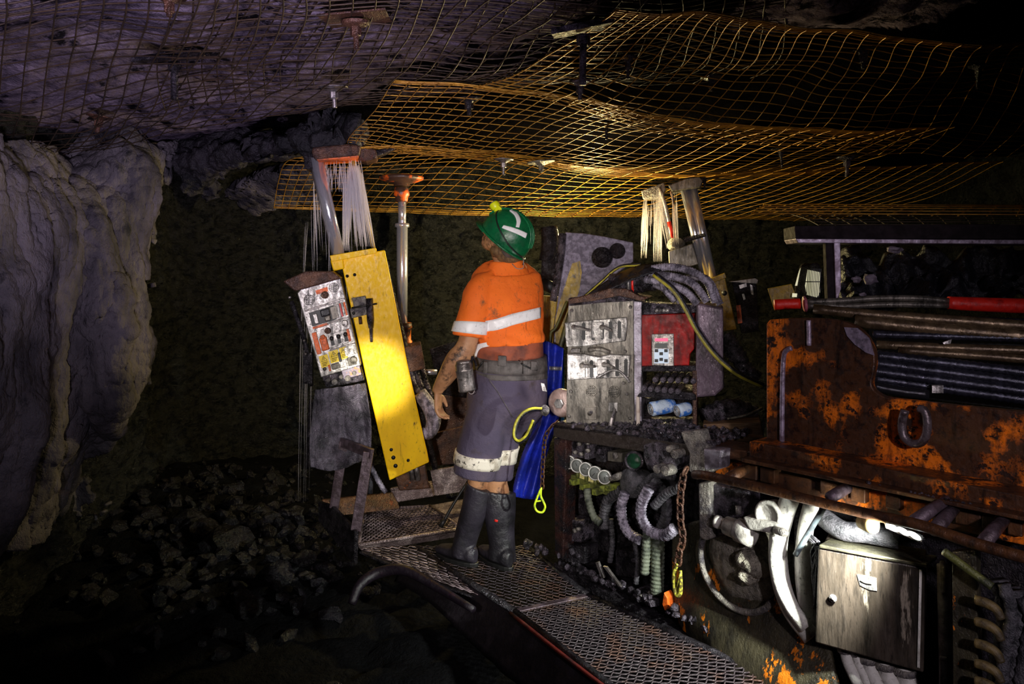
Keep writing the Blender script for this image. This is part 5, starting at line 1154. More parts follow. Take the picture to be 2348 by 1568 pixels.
# gauges
gl = ['leftmost', 'second from left', 'middle', 'second from right', 'rightmost and cleanest']
for k, (x, y) in enumerate([(1303, 1059), (1321, 1067), (1341, 1075), (1362, 1084), (1384, 1093)]):
    g = thing('pressure_gauge', 'round pale-rimmed pressure gauge, %s of the row of five' % gl[k], 'gauge', 'pressure gauges in the valve bay')
    n = (V((-.45, -.88, .1))).normalized(); c = FM.p(x+4, y, .02)
    MB().lathe(c, n, [(-.03, .026), (0, .033), (.012, .035), (.018, .034), (.018, .029), (.012, .028), (.012, .0285)], seg=28).build('rim', gaugerim, g)
    MB().lathe(c, n, [(.008, .0275), (.0125, .0275), (.0126, .001)], seg=24).build('dial', glass, g)
    a_, b_ = frame(n); MB().tube([c+n*.0145, c+n*.0145+a_*.018*math.cos(k+1)+b_*.018*math.sin(k+1)], .0013, seg=4, sm=False).build('needle', inkm, g)
    MB().cyl(c+V((0, .01, -.03)), c+V((0, .01, -.065)), .010).build('stem', greenhose, g)
gm = thing('gauge_manifold', 'yellow-green grimy manifold bar with fittings below the five gauges', 'manifold')
fpoly([(1295, 1082), (1396, 1122), (1396, 1138), (1295, 1100)], .02, .08, 'bar', greenhose, gm, .004)
for x, y in [(1310, 1105), (1334, 1116), (1362, 1128), (1378, 1120), (1393, 1118)]: fpoly([(x-6, y-6), (x+6, y-4), (x+6, y+9), (x-6, y+7)], -.02, .06, 'fitting', mat('lime_grime', (.20, .23, .03), (.05, .06, .015), 30), gm, .004)
MB().tube([FM.p(1400, 1098, .02), FM.p(1418, 1092, .02), FM.p(1428, 1086, .04)], [.012, .018, .012], seg=10).build('spout', castm, gm)
for x, y, r, lb_ in [(1455, 1056, .045, 'green-faced round sight glass beside the row of gauges')]:
    g = thing('sight_glass', lb_, 'gauge'); n = V((-.5, -.85, .1)).normalized(); c = FM.p(x, y, .03)
    MB().lathe(c, n, [(-.03, r*.8), (0, r), (.012, r), (.012, r*.8), (.008, r*.78)], seg=24).build('rim', wetsteel, g); MB().lathe(c, n, [(.004, r*.77), (.009, r*.77), (.0092, .001)], seg=20).build('glass', mat('green_glass', (.01, .045, .022), rough=.1), g)
fc = thing('filter_canister', 'fat black oil canister in the middle of the valve bay, hoses looping from it', 'canister')
MB().lathe(FM.p(1432, 1108, .0), V((.8, .3, -.1)), [(0, .04), (.01, .065), (.11, .068), (.12, .05), (.17, .045), (.17, .001)], seg=24).build('body', hosem, fc)
fpoly([(1478, 1110), (1500, 1114), (1492, 1140), (1472, 1132)], -.05, .02, 'port_block', wetsteel, fc, .004)
for pts, r, d, lb_ in [([(1433, 1131), (1425, 1160), (1428, 1195), (1442, 1222), (1470, 1240)], .023, -.04, 'ribbed hose looping down left of the canister\'s port'),
                       ([(1487, 1122), (1470, 1160), (1474, 1195), (1495, 1220), (1528, 1226), (1548, 1210)], .024, -.08, 'brightest ribbed hose, curving under in a wide U'),
                       ([(1500, 1100), (1524, 1135), (1528, 1180), (1514, 1215)], .024, .02, 'ribbed hose dropping behind the wide U hose'),
                       ([(1500, 1160), (1530, 1130), (1560, 1118)], .020, -.05, 'straight dark hose climbing right from the U hose'),
                       ([(1346, 1120), (1350, 1150), (1362, 1185), (1378, 1200)], .018, -.02, 'greenish hose falling from the gauge manifold'),
                       ([(1425, 1125), (1395, 1145), (1385, 1185), (1386, 1215)], .026, .04, 'dark thick hose bending down left of the canister'),
                       ([(1484, 1222), (1481, 1270), (1478, 1318)], .020, -.02, 'grey-green vertical hose sleeve below the U hose'),
                       ([(1508, 1222), (1508, 1290), (1506, 1360)], .030, .02, 'thick black vertical hose sleeve right of the grey-green one'),
                       ([(1472, 1115), (1500, 1090), (1550, 1096)], .014, .03, 'short dark hose above the canister\'s port'),
                       ([(1455, 1240), (1462, 1290), (1458, 1340)], .012, .0, 'thin black hose at the bottom of the bay'),
                       ([(1400, 1190), (1404, 1240), (1398, 1290)], .014, .06, 'thin black hose running down behind the valve blocks')]:
    mb = MB(); FM.tube(mb, pts, r, d, ribs=.018, seg=12); m = lilachose if 'brightest' in lb_ or 'looping down' in lb_ else hosem
    if 'green' in lb_: m = mat('grey_green_sleeve', (.16, .18, .13), (.05, .06, .045), 20, bump=.7)
    tag(mb.build('hose', m), lb_, 'hose', 'hoses in the valve bay')
mb = MB(); mb.prism([FM.p(1365, 1290, -.04), FM.p(1371, 1288, -.04), FM.p(1385, 1325, -.04), FM.p(1378, 1326, -.04)], V((.01, .01, 0))); tag(mb.build('metal_strip', steel, bev=.001), 'left one of two bent metal strips on the walkway\'s inner edge', 'strip')
mb = MB(); mb.prism([FM.p(1382, 1298, -.04), FM.p(1390, 1300, -.04), FM.p(1424, 1346, -.04), FM.p(1418, 1344, -.04)], V((.01, .01, 0))); tag(mb.build('metal_strip', steel, bev=.001), 'right one of two bent metal strips on the walkway\'s inner edge', 'strip')
mb = MB(); FM.poly(mb, [(1522, 1358), (1530, 1372), (1532, 1396), (1524, 1400), (1518, 1385)], -.03, .02); tag(mb.build('orange_wedge', orangep, bev=.003), 'small bright orange wedge at the lower left corner of the streaked fender', 'wedge')
jb_ = thing('joystick_block', 'lumpy lilac cast block with stubs right under the black beam', 'valve')
mb = MB(); FM.poly(mb, [(1474, 1020), (1500, 1014), (1556, 1030), (1560, 1062), (1530, 1084), (1484, 1078), (1474, 1050)], -.05, .08); mb.rough(.004, 25); mb.build('block_body', wetsteel, jb_, bev=.012)
for x, y, r in [(1504, 1076, .018), (1524, 1080, .022), (1545, 1042, .018), (1532, 1030, .014)]:
    mb = MB(); FM.disc(mb, x, y, r, -.10, -.04, r*1.1); mb.build('stub', castm, jb_, bev=.003)
bk = thing('hinge_bracket', 'bright dented metal bracket where the chain is hung', 'bracket')
fpoly([(1560, 990), (1605, 985), (1612, 1010), (1640, 1040), (1632, 1082), (1600, 1096), (1578, 1080), (1580, 1040), (1566, 1010)], -.06, .0, 'bracket_plate', castm, bk, .008)
fpoly([(1612, 1028), (1655, 1032), (1652, 1076), (1614, 1078)], -.09, -.02, 'bracket_block', mat('lilac_steel_edge', (0, 0, 0)), bk, .008)
chain('chain', 'heavy brown chain hanging from the bright bracket in front of the fender', [FM.p(1575, 1072, -.12), FM.p(1566, 1095, -.13), FM.p(1560, 1140, -.13), FM.p(1560, 1190, -.13), FM.p(1566, 1235, -.13), FM.p(1558, 1262, -.13), FM.p(1554, 1294, -.13)], 13, .013, .0055, brown)
hk = thing('load_hook', 'yellow speckled hook at the end of the heavy brown chain', 'hook')
hm = mat('yellow_speckle', (.45, .42, .05), (.10, .08, .02), 60, .48, .55, .35, bump=.3)
MB().tube([FM.p(1554, 1292, -.13), FM.p(1547, 1308, -.13), FM.p(1546, 1335, -.13), FM.p(1551, 1362, -.13), FM.p(1559, 1360, -.13), FM.p(1561, 1335, -.13), FM.p(1560, 1308, -.13)], [.007, .009, .010, .011, .010, .008, .007], seg=12, closed=False).build('hook_body', hm, hk)
MB().tube([FM.p(1561, 1312, -.135), FM.p(1552, 1345, -.135)], .004, seg=8, sm=False).build('latch', hm, hk)

# ================================================================ FENDER, HOUSING, WHITE HOSES
fg = [[(1541, 1222, .02), (1590, 1196, .02), (1680, 1196, .05), (1780, 1230, .06), (1880, 1280, .08)], [(1541, 1290, .02), (1600, 1290, .02), (1690, 1300, .02), (1790, 1330, .02), (1890, 1370, .04)],
      [(1543, 1355, .01), (1610, 1390, -.03), (1700, 1420, -.04), (1800, 1450, -.05), (1900, 1480, -.05)], [(1552, 1408, .0), (1630, 1470, -.06), (1720, 1530, -.10), (1820, 1580, -.14), (1930, 1620, -.16)], [(1560, 1440, .0), (1660, 1530, -.08), (1750, 1620, -.12), (1850, 1680, -.16), (1960, 1720, -.18)]]
def ffen(u, v): return sample([sample([FM.p(*q) for q in r], u) for r in fg], v)
mb = MB(); mb.shell(ffen, 60, 60, FM.n*.02); tag(mb.build('fender', fender), 'large streaked fender plate with orange paint flecks beside the walkway', 'fender')
hs = thing('wheel_motor', 'mud-caked round motor cover with a curved pale rim set into the streaked fender', 'motor')
c = FM.p(1706, 1290, .0)
mb = MB(); mb.lathe(c+FM.n*.05, -FM.n, [(0, .17), (.05, .165), (.07, .13), (.085, .06), (.09, .001)], seg=44); mb.bm.normal_update(); mb.rough(.012, 14); mb.build('cover', flange, hs)
mb = MB(); pts = [c-FM.n*.045+(FM.a*math.cos(math.radians(t))+V((0, 0, math.sin(math.radians(t)))))*.175 for t in range(150, 345, 15)]; mb.tube(pts, .013, seg=10); mb.build('rim', castm, hs)
for k in range(4):
    mb = MB(); mb.ell(c-FM.n*.05+FM.a*rr.uniform(-.02, .11)+V((0, 0, rr.uniform(-.08, .05))), .05, .04, .035); mb.rough(.012, 22, k); mb.build('mud_clod', flange, hs)
cv = thing('valve_unit', 'dusty white valve unit with a big round cap, in front of the lilac housing', 'valve')
fpoly([(1600, 1108), (1625, 1105), (1632, 1235), (1616, 1240), (1603, 1232)], -.08, -.02, 'edge_plate', castm, cv, .008)
fpoly([(1625, 1108), (1716, 1128), (1718, 1170), (1665, 1225), (1626, 1238)], -.05, .04, 'back_housing', wetsteel, cv, .01)
c = FM.p(1640, 1194, -.09); d_ = (FM.a*.97+V((0, 0, -.06))).normalized()
MB().lathe(c, d_, [(0, .018), (.004, .026), (.02, .026), (.022, .022), (.05, .024), (.052, .036), (.10, .038), (.104, .045), (.17, .046), (.175, .03), (.175, .001)], seg=24).build('valve_body', flange if False else mat('white_dust_cast', (.55, .52, .47), (.22, .20, .18), 20, .45, .62, .5, .2, bump=.6), cv)
c = FM.p(1765, 1180, -.10); n = (-FM.n+V((0, 0, .08))).normalized()
MB().lathe(c, n, [(-.05, .05), (0, .052), (.014, .055), (.02, .05), (.02, .04), (.012, .038), (.012, .001)], seg=32).build('round_cap', mat('white_dust_cast', (0, 0, 0)), cv)
fpoly([(1700, 1185), (1790, 1200), (1786, 1228), (1716, 1215)], -.13, -.06, 'lower_block', mat('white_dust_cast', (0, 0, 0)), cv, .01)
mb = MB(); FM.tube(mb, [(1778, 1215, -.13), (1795, 1220, -.14), (1806, 1224, -.13)], [.014, .016, .010], seg=10); mb.build('tap', castm, cv)
mb = MB(); FM.tube(mb, [(1693, 1178, -.08), (1693, 1160, -.08)], .012, seg=10, sm=False); mb.build('nipple', castm, cv)
for pts, r, d, lb_ in [([(1812, 1140), (1796, 1190), (1784, 1250), (1790, 1330), (1815, 1400), (1862, 1462)], .034, -.07, 'widest dusty white hose, lit brightest, curving down left of the junction box'),
                       ([(1786, 1230), (1778, 1270), (1786, 1330), (1810, 1385), (1850, 1440)], .026, -.10, 'white hose on the left edge of the pair beside the fender'),
                       ([(1862, 1150), (1848, 1210), (1840, 1290), (1846, 1370), (1862, 1440)], .028, -.03, 'dusty white hose touching the left side of the junction box'),
                       ([(1830, 1150), (1836, 1230), (1832, 1300)], .022, .02, 'grey hose in shade behind the white hoses'),
                       ([(1888, 1165), (1858, 1215), (1824, 1272)], .010, -.11, 'thin blue-grey pipe slanting across the white hoses')]:
    mb = MB(); FM.tube(mb, pts, r, d, seg=16); m = whitehose if 'white hose' in lb_ and 'behind' not in lb_ and 'across' not in lb_ else (hosem if 'behind' in lb_ else mat('blue_grey_pipe', (.16, .20, .22), (.08, .09, .10), 20))
    tag(mb.build('hose', m), lb_, 'hose', 'white hoses beside the junction box')
mb = MB()
for k in range(7):
    FM.tube(mb, [(1858+rr.uniform(-6, 8), 1225+k*3), (1872+rr.uniform(-4, 12), 1240+k*6), (1862+rr.uniform(-3, 8), 1265+k*16), (1866, 1300+k*16)], .0035, -.06, seg=6)
tag(mb.build('cable_tangle', hosem), 'tangle of thin grey cables at the top left corner of the junction box', 'cables')

# ================================================================ JUNCTION BOX
JB = Plane(1990, 2.50, 31)
jx = thing('junction_box', 'large streaked brown metal junction box with a small emblem plate on its door', 'electrical box')
mb = MB(); JB.poly(mb, [(1880, 1262), (2122, 1306), (2116, 1541), (1871, 1474)], .02, .22); mb.build('box_body', boxm, jx, bev=.006)
mb = MB(); JB.poly(mb, [(1876, 1256), (2124, 1302), (2118, 1543), (1869, 1474)], -.006, .020); door = mb.build('box_door', boxm, jx, bev=.006)
mb = MB(); JB.poly(mb, [(2108, 1306), (2114, 1307), (2109, 1532), (2103, 1530)], -.012, -.006); mb.build('door_fold', whitehose, door)
mb = MB(); mb.prism([JB.p(1878, 1256, -.02), JB.p(2126, 1302, -.02), JB.p(2150, 1282, .20), JB.p(1908, 1238, .20)], V((0, 0, .012))); mb.build('lid', mat('green_grey_lid', (.13, .12, .07), (.06, .055, .04), 10, .4, .6, .3, .4, bump=.3), jx, bev=.004)
mb = MB(); JB.poly(mb, [(1965, 1318), (1985, 1320), (2010, 1326), (2011, 1355), (1992, 1352), (1972, 1342)], -.010, -.006); em = mb.build('emblem_plate', silver, door)
mb = MB(); mb.tube([JB.p(1972, 1330, -.012), JB.p(1985, 1336, -.012), JB.p(1998, 1338, -.012)], .003, seg=6); mb.build('emblem', panelm, em)
mb = MB(); JB.disc(mb, 1909, 1373, .013, -.016, -.006); JB.disc(mb, 1909, 1373, .006, -.020, -.016); mb.build('door_lock', castm, door)
for k, (x, y, w_) in enumerate([(1936, 1492, .020), (1962, 1500, .016), (1990, 1515, .024), (2030, 1528, .028), (2075, 1540, .032)]):
    cg = thing('cable_conduit', 'dusty white cable conduit under the junction box, %s of five' % ['first from left', 'second from left', 'middle', 'second from right', 'rightmost'][k], 'conduit', 'cable conduits under the junction box')
    mb = MB(); JB.tube(mb, [(x, y-10, .08), (x+8, y+25, .07), (x+24, y+60, .05), (x+50, y+110, .05)], w_, seg=14); mb.build('conduit_tube', whitehose, cg)
    MB().lathe(JB.p(x, y-12, .08), V((.05, 0, -1)), [(0, w_*1.25), (.02, w_*1.3), (.025, w_*1.05), (.025, .001)], seg=12).build('gland', castm, cg)

# LED bar, handrail
ld = thing('led_work_light', 'bright LED work light with three lenses under the handrail, above the junction box', 'lamp')
HP = Plane(2070, 2.32, 44)
mb = MB(); HP.poly(mb, [(2024, 1192), (2120, 1228), (2122, 1240), (2112, 1246), (2030, 1212)], .0, .05); mb.build('lamp_housing', darksteel, ld, bev=.004)
for x, y in [(2046, 1209), (2071, 1218), (2097, 1228)]:
    mb = MB(); c = HP.p(x, y, -.004); mb.ell(c, .020, .008, .0085, (HP.a+V((0, 0, -.38))).normalized(), HP.n, V((.2, 0, 1)).normalized(), 8, 16); mb.build('lens', led, ld)
hr = thing('handrail', 'long rusty pipe handrail slanting down to the right across the machine side', 'handrail')
rail = [(1592, 1088, -.22), (1630, 1092, -.24), (1800, 1132, -.24), (1990, 1178, -.24), (2110, 1204, -.24), (2230, 1244, -.24), (2420, 1298, -.24)]
mb = MB(); FM.tube(mb, rail, .017, seg=16); mb.build('pipe', rustplain, hr)
for x0, y0, x1, y1 in [(1672, 1095, 1712, 1074), (1905, 1140, 1942, 1118), (2095, 1196, 2170, 1148), (2142, 1216, 2185, 1166), (2255, 1245, 2300, 1190)]:
    mb = MB(); FM.tube(mb, [(x0, y0, -.22), (x1, y1, -.06)], .020, seg=12, sm=False); mb.build('standoff', lilacsteel if x0 > 1900 else rustplain, hr)
kn = MB(); FM.tube(kn, [(1975, 1196, -.20), (2000, 1202, -.22), (2012, 1204, -.22)], [.022, .03, .022], seg=14); tag(kn.build('brass_fitting', mat('brass', (.45, .33, .14), (.2, .14, .06), 20, metal=.6)), 'pale brass fitting just left of the LED work light', 'fitting')
mb = MB(); FM.tube(mb, [(1880, 1180, .02), (1930, 1215, .0), (1985, 1222, .02), (2060, 1235, .06)], .035, seg=14); tag(mb.build('hose', hosem), 'fat grey hose running behind the LED work light', 'hose')

# ledges of the rust-brown side
sl = thing('side_ledge', 'stepped rusty steel ledge with orange paint running along the machine below the side plate', 'ledge')
fpoly([(1718, 1012), (2400, 1148), (2400, 1198), (1718, 1052)], -.05, .12, 'upper_ledge', rust, sl, .004)
fpoly([(1618, 1020), (1722, 1036), (1722, 1062), (1618, 1042)], -.03, .12, 'upper_ledge', rustplain, sl, .004)
fpoly([(1700, 1050), (2400, 1196), (2400, 1206), (1700, 1059)], -.10, .12, 'ledge_lip', rustplain, sl, .003)
fpoly([(1640, 1052), (2400, 1215), (2400, 1262), (1640, 1092)], .0, .12, 'lower_ledge', rust, sl, .004)
for x in (1700, 1742, 1880, 1905, 1950, 2030, 2190, 2215, 2250, 2310):
    y = 1056+(x-1700)*.214; fpoly([(x, y+6), (x+34, y+13), (x+34, y+46), (x, y+38)], -.03, .02, 'ledge_block', rustplain, sl, .004)
mb = MB(); 
for i in range(90):
    x = rr.uniform(1985, 2300); y = 1108+(x-1985)*.215+rr.uniform(-3, 3); c = FM.p(x, y, rr.uniform(-.09, -.05)); r = rr.uniform(.004, .010); b = bmesh.ops.create_icosphere(mb.bm, subdivisions=1, radius=r)
    for v in b['verts']: v.co = c+v.co
tag(mb.build('ledge_grit', wetsteel), 'strip of wet grit lying along the rusty ledge', 'grit', kind='stuff')

# side plate with the rounded horn
sd = thing('side_plate', 'big rust-brown side plate with a rounded horn and flaking orange paint', 'plate')
out = [(1757, 742), (1764, 733), (1800, 730), (1860, 729), (1915, 733), (1955, 745), (1985, 768), (2002, 800), (2006, 830), (2002, 860), (1998, 880), (2006, 896), (2030, 910), (2070, 916), (2200, 930), (2420, 950), (2420, 1155), (2200, 1110), (1720, 1016), (1757, 1012)]
hv = [V((*q, 0)) for q in out]; sm_ = [(q.x, q.y) for q in spline(hv[2:14], 5)]
out = out[:2]+sm_+out[14:]
mb = MB(); FM.poly(mb, out, .06, .09); plate = mb.build('plate_face', rust, sd, bev=.005)
mb = MB(); FM.tube(mb, [(1793, 1020), (1794, 900), (1797, 820), (1805, 802), (1815, 798)], .010, .052, seg=8); mb.build('weld_bead', mat('lilac_worn_lit_edge', (.42, .35, .46), (.2, .15, .2), 30, rough=.4, metal=.4), plate)
mb = MB(); FM.tube(mb, [(1854, 734), (1855, 760), (1855, 792)], .009, .055, seg=8); mb.build('weld_bead', mat('lilac_worn_lit_edge', (0, 0, 0)), plate)
mb = MB(); FM.poly(mb, [(1935, 750), (1965, 752), (1992, 775), (2004, 815), (1985, 808), (1960, 790), (1942, 770)], .055, .061); mb.build('worn_patch', mat('lilac_worn_patch', (.20, .16, .22), (.09, .07, .10), 40, bump=.7), plate)
sh = MB(); FM.tube(sh, [(2075, 940), (2068, 970), (2072, 1000), (2090, 1016), (2112, 1014), (2124, 995), (2126, 965), (2120, 942), (2106, 936)], .014, .01, seg=12, closed=False); tag(sh.build('lifting_ring', mat('worn_ring', (.14, .11, .12), (.05, .03, .03), 20, metal=.5, rough=.3)), 'dark oval lifting ring on the rust-brown side plate', 'ring')

# ================================================================ TRAY: beam, film, pipes, bolts, tools
TR = Plane(1900, 3.6, 10)
tr = thing('tray_beam', 'long dark steel tray beam with one post, carrying mesh at the right', 'beam')
TR.a
mb = MB(); TR.poly(mb, [(1822, 518), (2440, 512), (2440, 548), (1824, 547)], 0, .30); mb.build('beam', mat('dim_beam', (.03, .022, .026), (.016, .012, .014), 20, .4, .6, .8, 0, bump=.6, spec=.1), tr, bev=.004)
mb = MB(); TR.poly(mb, [(1824, 547), (2440, 550), (2440, 560), (1830, 557)], -.02, .28); mb.build('lower_flange', mat('lilac_worn_lit_edge', (0, 0, 0)), tr, bev=.003)  # pale lilac paints in the light caught along the lower flange
mb = MB(); TR.poly(mb, [(1893, 556), (1912, 556), (1916, 700), (1898, 700)], .0, .06); mb.build('post', mat('dim_beam', (0, 0, 0)), tr, bev=.003)
mb = MB(); TR.poly(mb, [(1912, 556), (1927, 556), (1929, 662), (1917, 700)], -.02, .03); mb.build('post_flange', mat('lilac_worn_lit_edge', (0, 0, 0)), tr, bev=.003)
mb = MB(); mb.shell(lambda u, v: TR.p(1925+u*520, 580+v*118-40*u*(1-v)*0, .5-.9*v*.5)+V((0, 0, .11*noise.noise(V((u*9, v*3.5, 0)))+.05*noise.noise(V((u*22, v*9, 4)))))+TR.n*.10*noise.noise(V((u*12, v*6, 7))), 110, 50, V((0, .004, -.004)))
tag(mb.build('plastic_film', bagm), 'crumpled black plastic film heaped in the tray under the dark beam', 'film')
for i, (x, y, w_, h_, lb_) in enumerate([(2050, 573, 16, 12, 'pale stone stuck just under the dark tray beam'), (1963, 640, 12, 20, 'pale torn shard left of the lilac lump on the black film'), (1995, 640, 20, 20, 'lilac rock lump on the black film'), (1978, 676, 7, 9, 'tiny pale stone beside the grey tool shaft')]):
    q = TR.p(x, y, -.06); o = lumpmesh(q, w_/F_PX*3.6, i+30, 'stone', mat('lilac_stone', (.22, .18, .23), (.10, .08, .11), 20, bump=.8)); tag(o, lb_, 'stone', 'stones in the tray')
tool = thing('long_handled_tool', 'long tool with a red grip, round guard and grey twin shaft across the tray', 'tool')
mb = MB(); TR.tube(mb, [(1776, 699), (1800, 697), (1834, 696)], .024, -.22, seg=16); mb.build('red_grip', redgrip, tool)
c = TR.p(1845, 697, -.22); MB().lathe(c, TR.a+V((0, 0, .1)), [(-.006, .03), (-.004, .036), (.004, .038), (.008, .03), (.008, .001)], seg=24).build('round_guard', mat('pink_red_guard', (.45, .10, .14), (.2, .05, .08), 20), tool)
for pts in ([(1850, 692), (1920, 690), (2010, 684), (2100, 684), (2176, 690)], [(1850, 701), (1940, 702), (2040, 698), (2176, 700)]):
    mb = MB(); TR.tube(mb, pts, .014, -.22, seg=12); mb.build('shaft', panelm, tool)
mb = MB(); TR.tube(mb, [(2174, 694), (2230, 697), (2420, 704)], [.028, .031, .034], -.22, seg=18); mb.build('red_sleeve', redgrip, tool)
lm = thing('work_lamp', 'dark tilted work lamp with a louvred lens left of the tray post', 'lamp')
LP = Plane(1855, 4.1, 18)
mb = MB(); LP.poly(mb, [(1838, 605), (1878, 602), (1888, 640), (1884, 690), (1822, 690), (1828, 640)], 0, .12); mb.build('lamp_body', darksteel, lm, bev=.012)
ll = MB(); LP.poly(ll, [(1852, 618), (1880, 624), (1880, 670), (1874, 682), (1850, 676), (1846, 655)], -.006, .002); lens = ll.build('lens_panel', mat('lamp_white', (.75, .72, .52), rough=.4, bump=0, emis=(1, .95, .6), estr=.55), lm)
mb = MB()
for k in range(9): LP.poly(mb, [(1853+k*3.6, 616), (1854.6+k*3.6, 616), (1849.6+k*3.6, 682), (1848+k*3.6, 682)], -.012, -.006)
LP.rect(mb, 1846, 645, 1882, 647, -.012, -.006); mb.build('louvre', inkm, lens)
mb = MB(); LP.poly(mb, [(1832, 622), (1836, 614), (1828, 655), (1823, 655)], -.006, 0); LP.poly(mb, [(1817, 672), (1828, 673), (1827, 681), (1816, 681)], -.006, 0); mb.build('pale_strip', mat('lamp_white', (0, 0, 0)), lm)
mb = MB(); LP.poly(mb, [(1760, 662), (1815, 651), (1830, 690), (1828, 708), (1776, 712)], .03, .06); tag(mb.build('yellow_plate', yellowdull, bev=.003), 'dim yellow plate behind the tool\'s red grip', 'plate')
# pipes and threaded bolts lying in the tray (along the machine)
PL = Plane(2000, 2.95, 26)
pipes = [((1865, 708), (2010, 722), (2420, 752), .020, 0, 'topmost brown pipe in the tray, under the grey tool shaft'), ((1960, 735), (2120, 752), (2420, 776), .026, -.02, 'thick brown pipe second from the top of the tray'),
         ((2010, 790), (2200, 798), (2420, 806), .017, -.04, 'pale brown pipe in the middle of the tray'), ((2060, 803), (2240, 815), (2420, 830), .016, -.05, 'thin pale brown pipe just below the middle one')]
for a, b, c, r, d, lb_ in pipes:
    mb = MB(); PL.tube(mb, [a, b, c], r, d, seg=14); tag(mb.build('pipe', mat('dull_brown_pipe', (.16, .11, .06), (.07, .045, .025), 20, .4, .6, .3, .5, bump=.3)), lb_, 'pipe', 'pipes in the tray')
bolts_ = [((2000, 766), (2420, 778), .015, -.03, 'threaded blue-black bolt between the brown pipes'), ((2008, 814), (2420, 862), .020, -.07, 'uppermost of the lower bundle of threaded blue-black bolts'),
          ((2003, 832), (2420, 886), .020, -.09, 'second of the lower bundle of threaded blue-black bolts'), ((2000, 850), (2420, 906), .020, -.10, 'third of the lower bundle of threaded blue-black bolts'), ((2004, 868), (2420, 926), .019, -.08, 'lowest threaded blue-black bolt, resting on the side plate'),
          ((2080, 728), (2420, 742), .014, .04, 'thin threaded bolt between the two topmost brown pipes')]
rebar = mat('blue_black_bolt', (.045, .045, .065), (.02, .02, .03), 20, .4, .6, .3, .6, bump=.3)
for a, b, r, d, lb_ in bolts_:
    p0, p1 = PL.p(*a, d), PL.p(*b, d); ax = (p1-p0); L = ax.length; n = int(L/.022)
    mb = MB(); mb.lathe(p0, ax, [(0, r*.5)]+[(.004+L*k/(2*n), r*(1.1 if k % 2 else .93)) for k in range(2*n)]+[(L, .001)], seg=12); tag(mb.build('threaded_bolt', rebar), lb_, 'bolt', 'threaded bolts in the tray')
mb = MB(); PL.tube(mb, [(2000, 885), (2060, 896), (2130, 905)], .02, -.12, seg=12); tag(mb.build('shiny_sleeve', mat('shiny_black_sleeve', (.03, .03, .035), rough=.12, metal=.6)), 'short shiny black sleeve in the notch of the side plate', 'sleeve')
mb = MB(); PL.rect(mb, 2137, 884, 2163, 901, -.14, -.11); tag(mb.build('paper_label', silver), 'small pale label stuck on the lowest threaded bolts', 'label')
mb = MB(); PL.poly(mb, [(2162, 785), (2182, 778), (2180, 788), (2164, 789)], -.09, -.07); tag(mb.build('chip', silver), 'small pale chip on the brown pipes', 'chip')
mb = MB(); FM.poly(mb, [(1990, 730), (2440, 745), (2440, 950), (2000, 900)], .62, .66); tag(mb.build('tray_back', inkm), 'black back wall of the tray behind the pipes', 'plate')

# ================================================================ LOWER RIGHT CORNER
fpoly([(2182, 1265), (2238, 1262), (2244, 1640), (2186, 1640)], -.18, -.14, 'tmp', fender)
bpy.data.objects['tmp'].name = 'mounting_plate'; tag(bpy.data.objects['mounting_plate'], 'narrow upright plate with orange flakes right of the junction box', 'plate')
mb = MB(); JB.tube(mb, [(2164, 1296), (2166, 1400), (2172, 1640)], .020, .0, seg=14); cp_ = mb.build('upright_conduit', mat('grubby_pale_tube', (.28, .25, .22), (.12, .10, .09), 18, bump=.6)); tag(cp_, 'pale upright tube along the right side of the junction box', 'tube')
mb = MB(); JB.rect(mb, 2153, 1298, 2168, 1362, -.03, .03); mb.build('upper_sleeve', mat('grubby_pale_tube', (0, 0, 0)), cp_, bev=.006)
mb = MB(); JB.rect(mb, 2153, 1508, 2172, 1640, -.03, .03); mb.build('lower_sleeve', mat('grubby_pale_tube', (0, 0, 0)), cp_, bev=.006)
RP = Plane(2280, 2.1, 45)
for k, y in enumerate([1375, 1424, 1474, 1520, 1560]):
    mb = MB(); RP.tube(mb, [(2236, y), (2262, y+8), (2284, y+22), (2296, y+44)], [.013, .014, .013, .011], 0, seg=12); tag(mb.build('hose_stub', mat('gold_brown_hose', (.13, .09, .03), (.05, .035, .015), 20, bump=.6)), 'gold-brown hose bending down in the lower right corner, %s of the stack of five' % ['topmost', 'second', 'middle', 'fourth', 'lowest'][k], 'hose', 'gold-brown hoses at the lower right')
mb = MB(); RP.tube(mb, [(2165, 1265, -.02), (2200, 1290), (2240, 1320), (2275, 1345)], .012, 0, seg=10); tag(mb.build('hose', greenhose), 'thin yellow-brown hose slanting from the junction box to the right edge', 'hose')
mb = MB(); rr = random.Random(2)
for k in range(7):
    x = 2290+k*12; RP.tube(mb, [(x, 1330+k*8), (x+18, 1400+k*6), (x+8, 1480), (x-4, 1560), (x, 1640)], rr.uniform(.016, .026), rr.uniform(.03, .12), seg=10, ribs=.03)
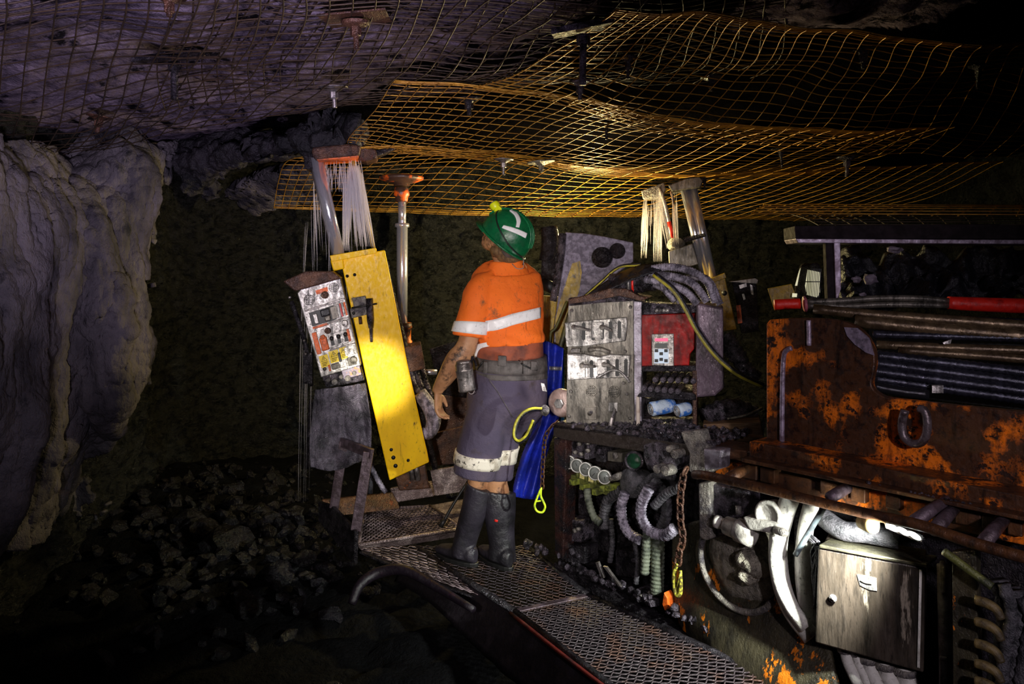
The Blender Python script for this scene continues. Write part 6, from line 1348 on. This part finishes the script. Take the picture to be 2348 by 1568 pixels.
mb.rough(.004, 30); tag(mb.build('hose_tangle', hosem), 'tangle of oily dark hoses filling the lower right corner', 'hoses', kind='stuff')
fpoly([(2240, 1262), (2420, 1300), (2420, 1640), (2240, 1640)], .12, .16, 'tmp', darksteel); bpy.data.objects['tmp'].name = 'back_panel'; tag(bpy.data.objects['back_panel'], 'black back panel behind the tangled hoses at the lower right', 'plate')
fpoly([(1600, 1085), (2420, 1250), (2420, 1640), (1900, 1640), (1640, 1400)], .30, .34, 'tmp', darksteel); bpy.data.objects['tmp'].name = 'machine_hull'; tag(bpy.data.objects['machine_hull'], 'black hull side of the machine behind the junction box and white hoses', 'machine body')
fpoly([(1270, 1290), (1700, 1530), (1900, 1640), (1860, 1640), (1270, 1320)], -.02, .3, 'tmp', darksteel); bpy.data.objects['tmp'].name = 'sill'; tag(bpy.data.objects['sill'], 'dark sill between the walkway grating and the valve bay', 'sill')
mb = MB(); rr = random.Random(5)
for i in range(120):
    t = rr.random(); x = 1200+t*560; y = 1250+t*250+rr.uniform(-14, 6); c = FM.p(x, y, rr.uniform(-.04, .03)); r = rr.uniform(.006, .022); b = bmesh.ops.create_icosphere(mb.bm, subdivisions=1, radius=r)
    for v in b['verts']: v.co = c+v.co*(1+.5*noise.noise(v.co*50+c*7))
tag(mb.build('sill_rubble', wetsteel), 'small wet coal pieces along the inner edge of the walkway', 'coal', kind='stuff')
# ================================================================ bring every origin to the base of its thing
bpy.context.view_layer.update()
def kids(o): return [c for c in bpy.data.objects if c.parent == o]
for o in [o for o in list(bpy.data.objects) if o.parent is None and o.type in ('EMPTY', 'MESH')]:
    fam = [o]; i = 0
    while i < len(fam): fam += kids(fam[i]); i += 1
    pts = [v.co for f in fam if f.type == 'MESH' for v in f.data.vertices]
    if not pts: continue
    lo = [min(p[k] for p in pts) for k in range(3)]; hi = [max(p[k] for p in pts) for k in range(3)]
    b = V(((lo[0]+hi[0])/2, (lo[1]+hi[1])/2, lo[2]))
    for f in fam:
        if f.type == 'MESH': f.data.transform(Matrix.Translation(-b))
    o.location = b
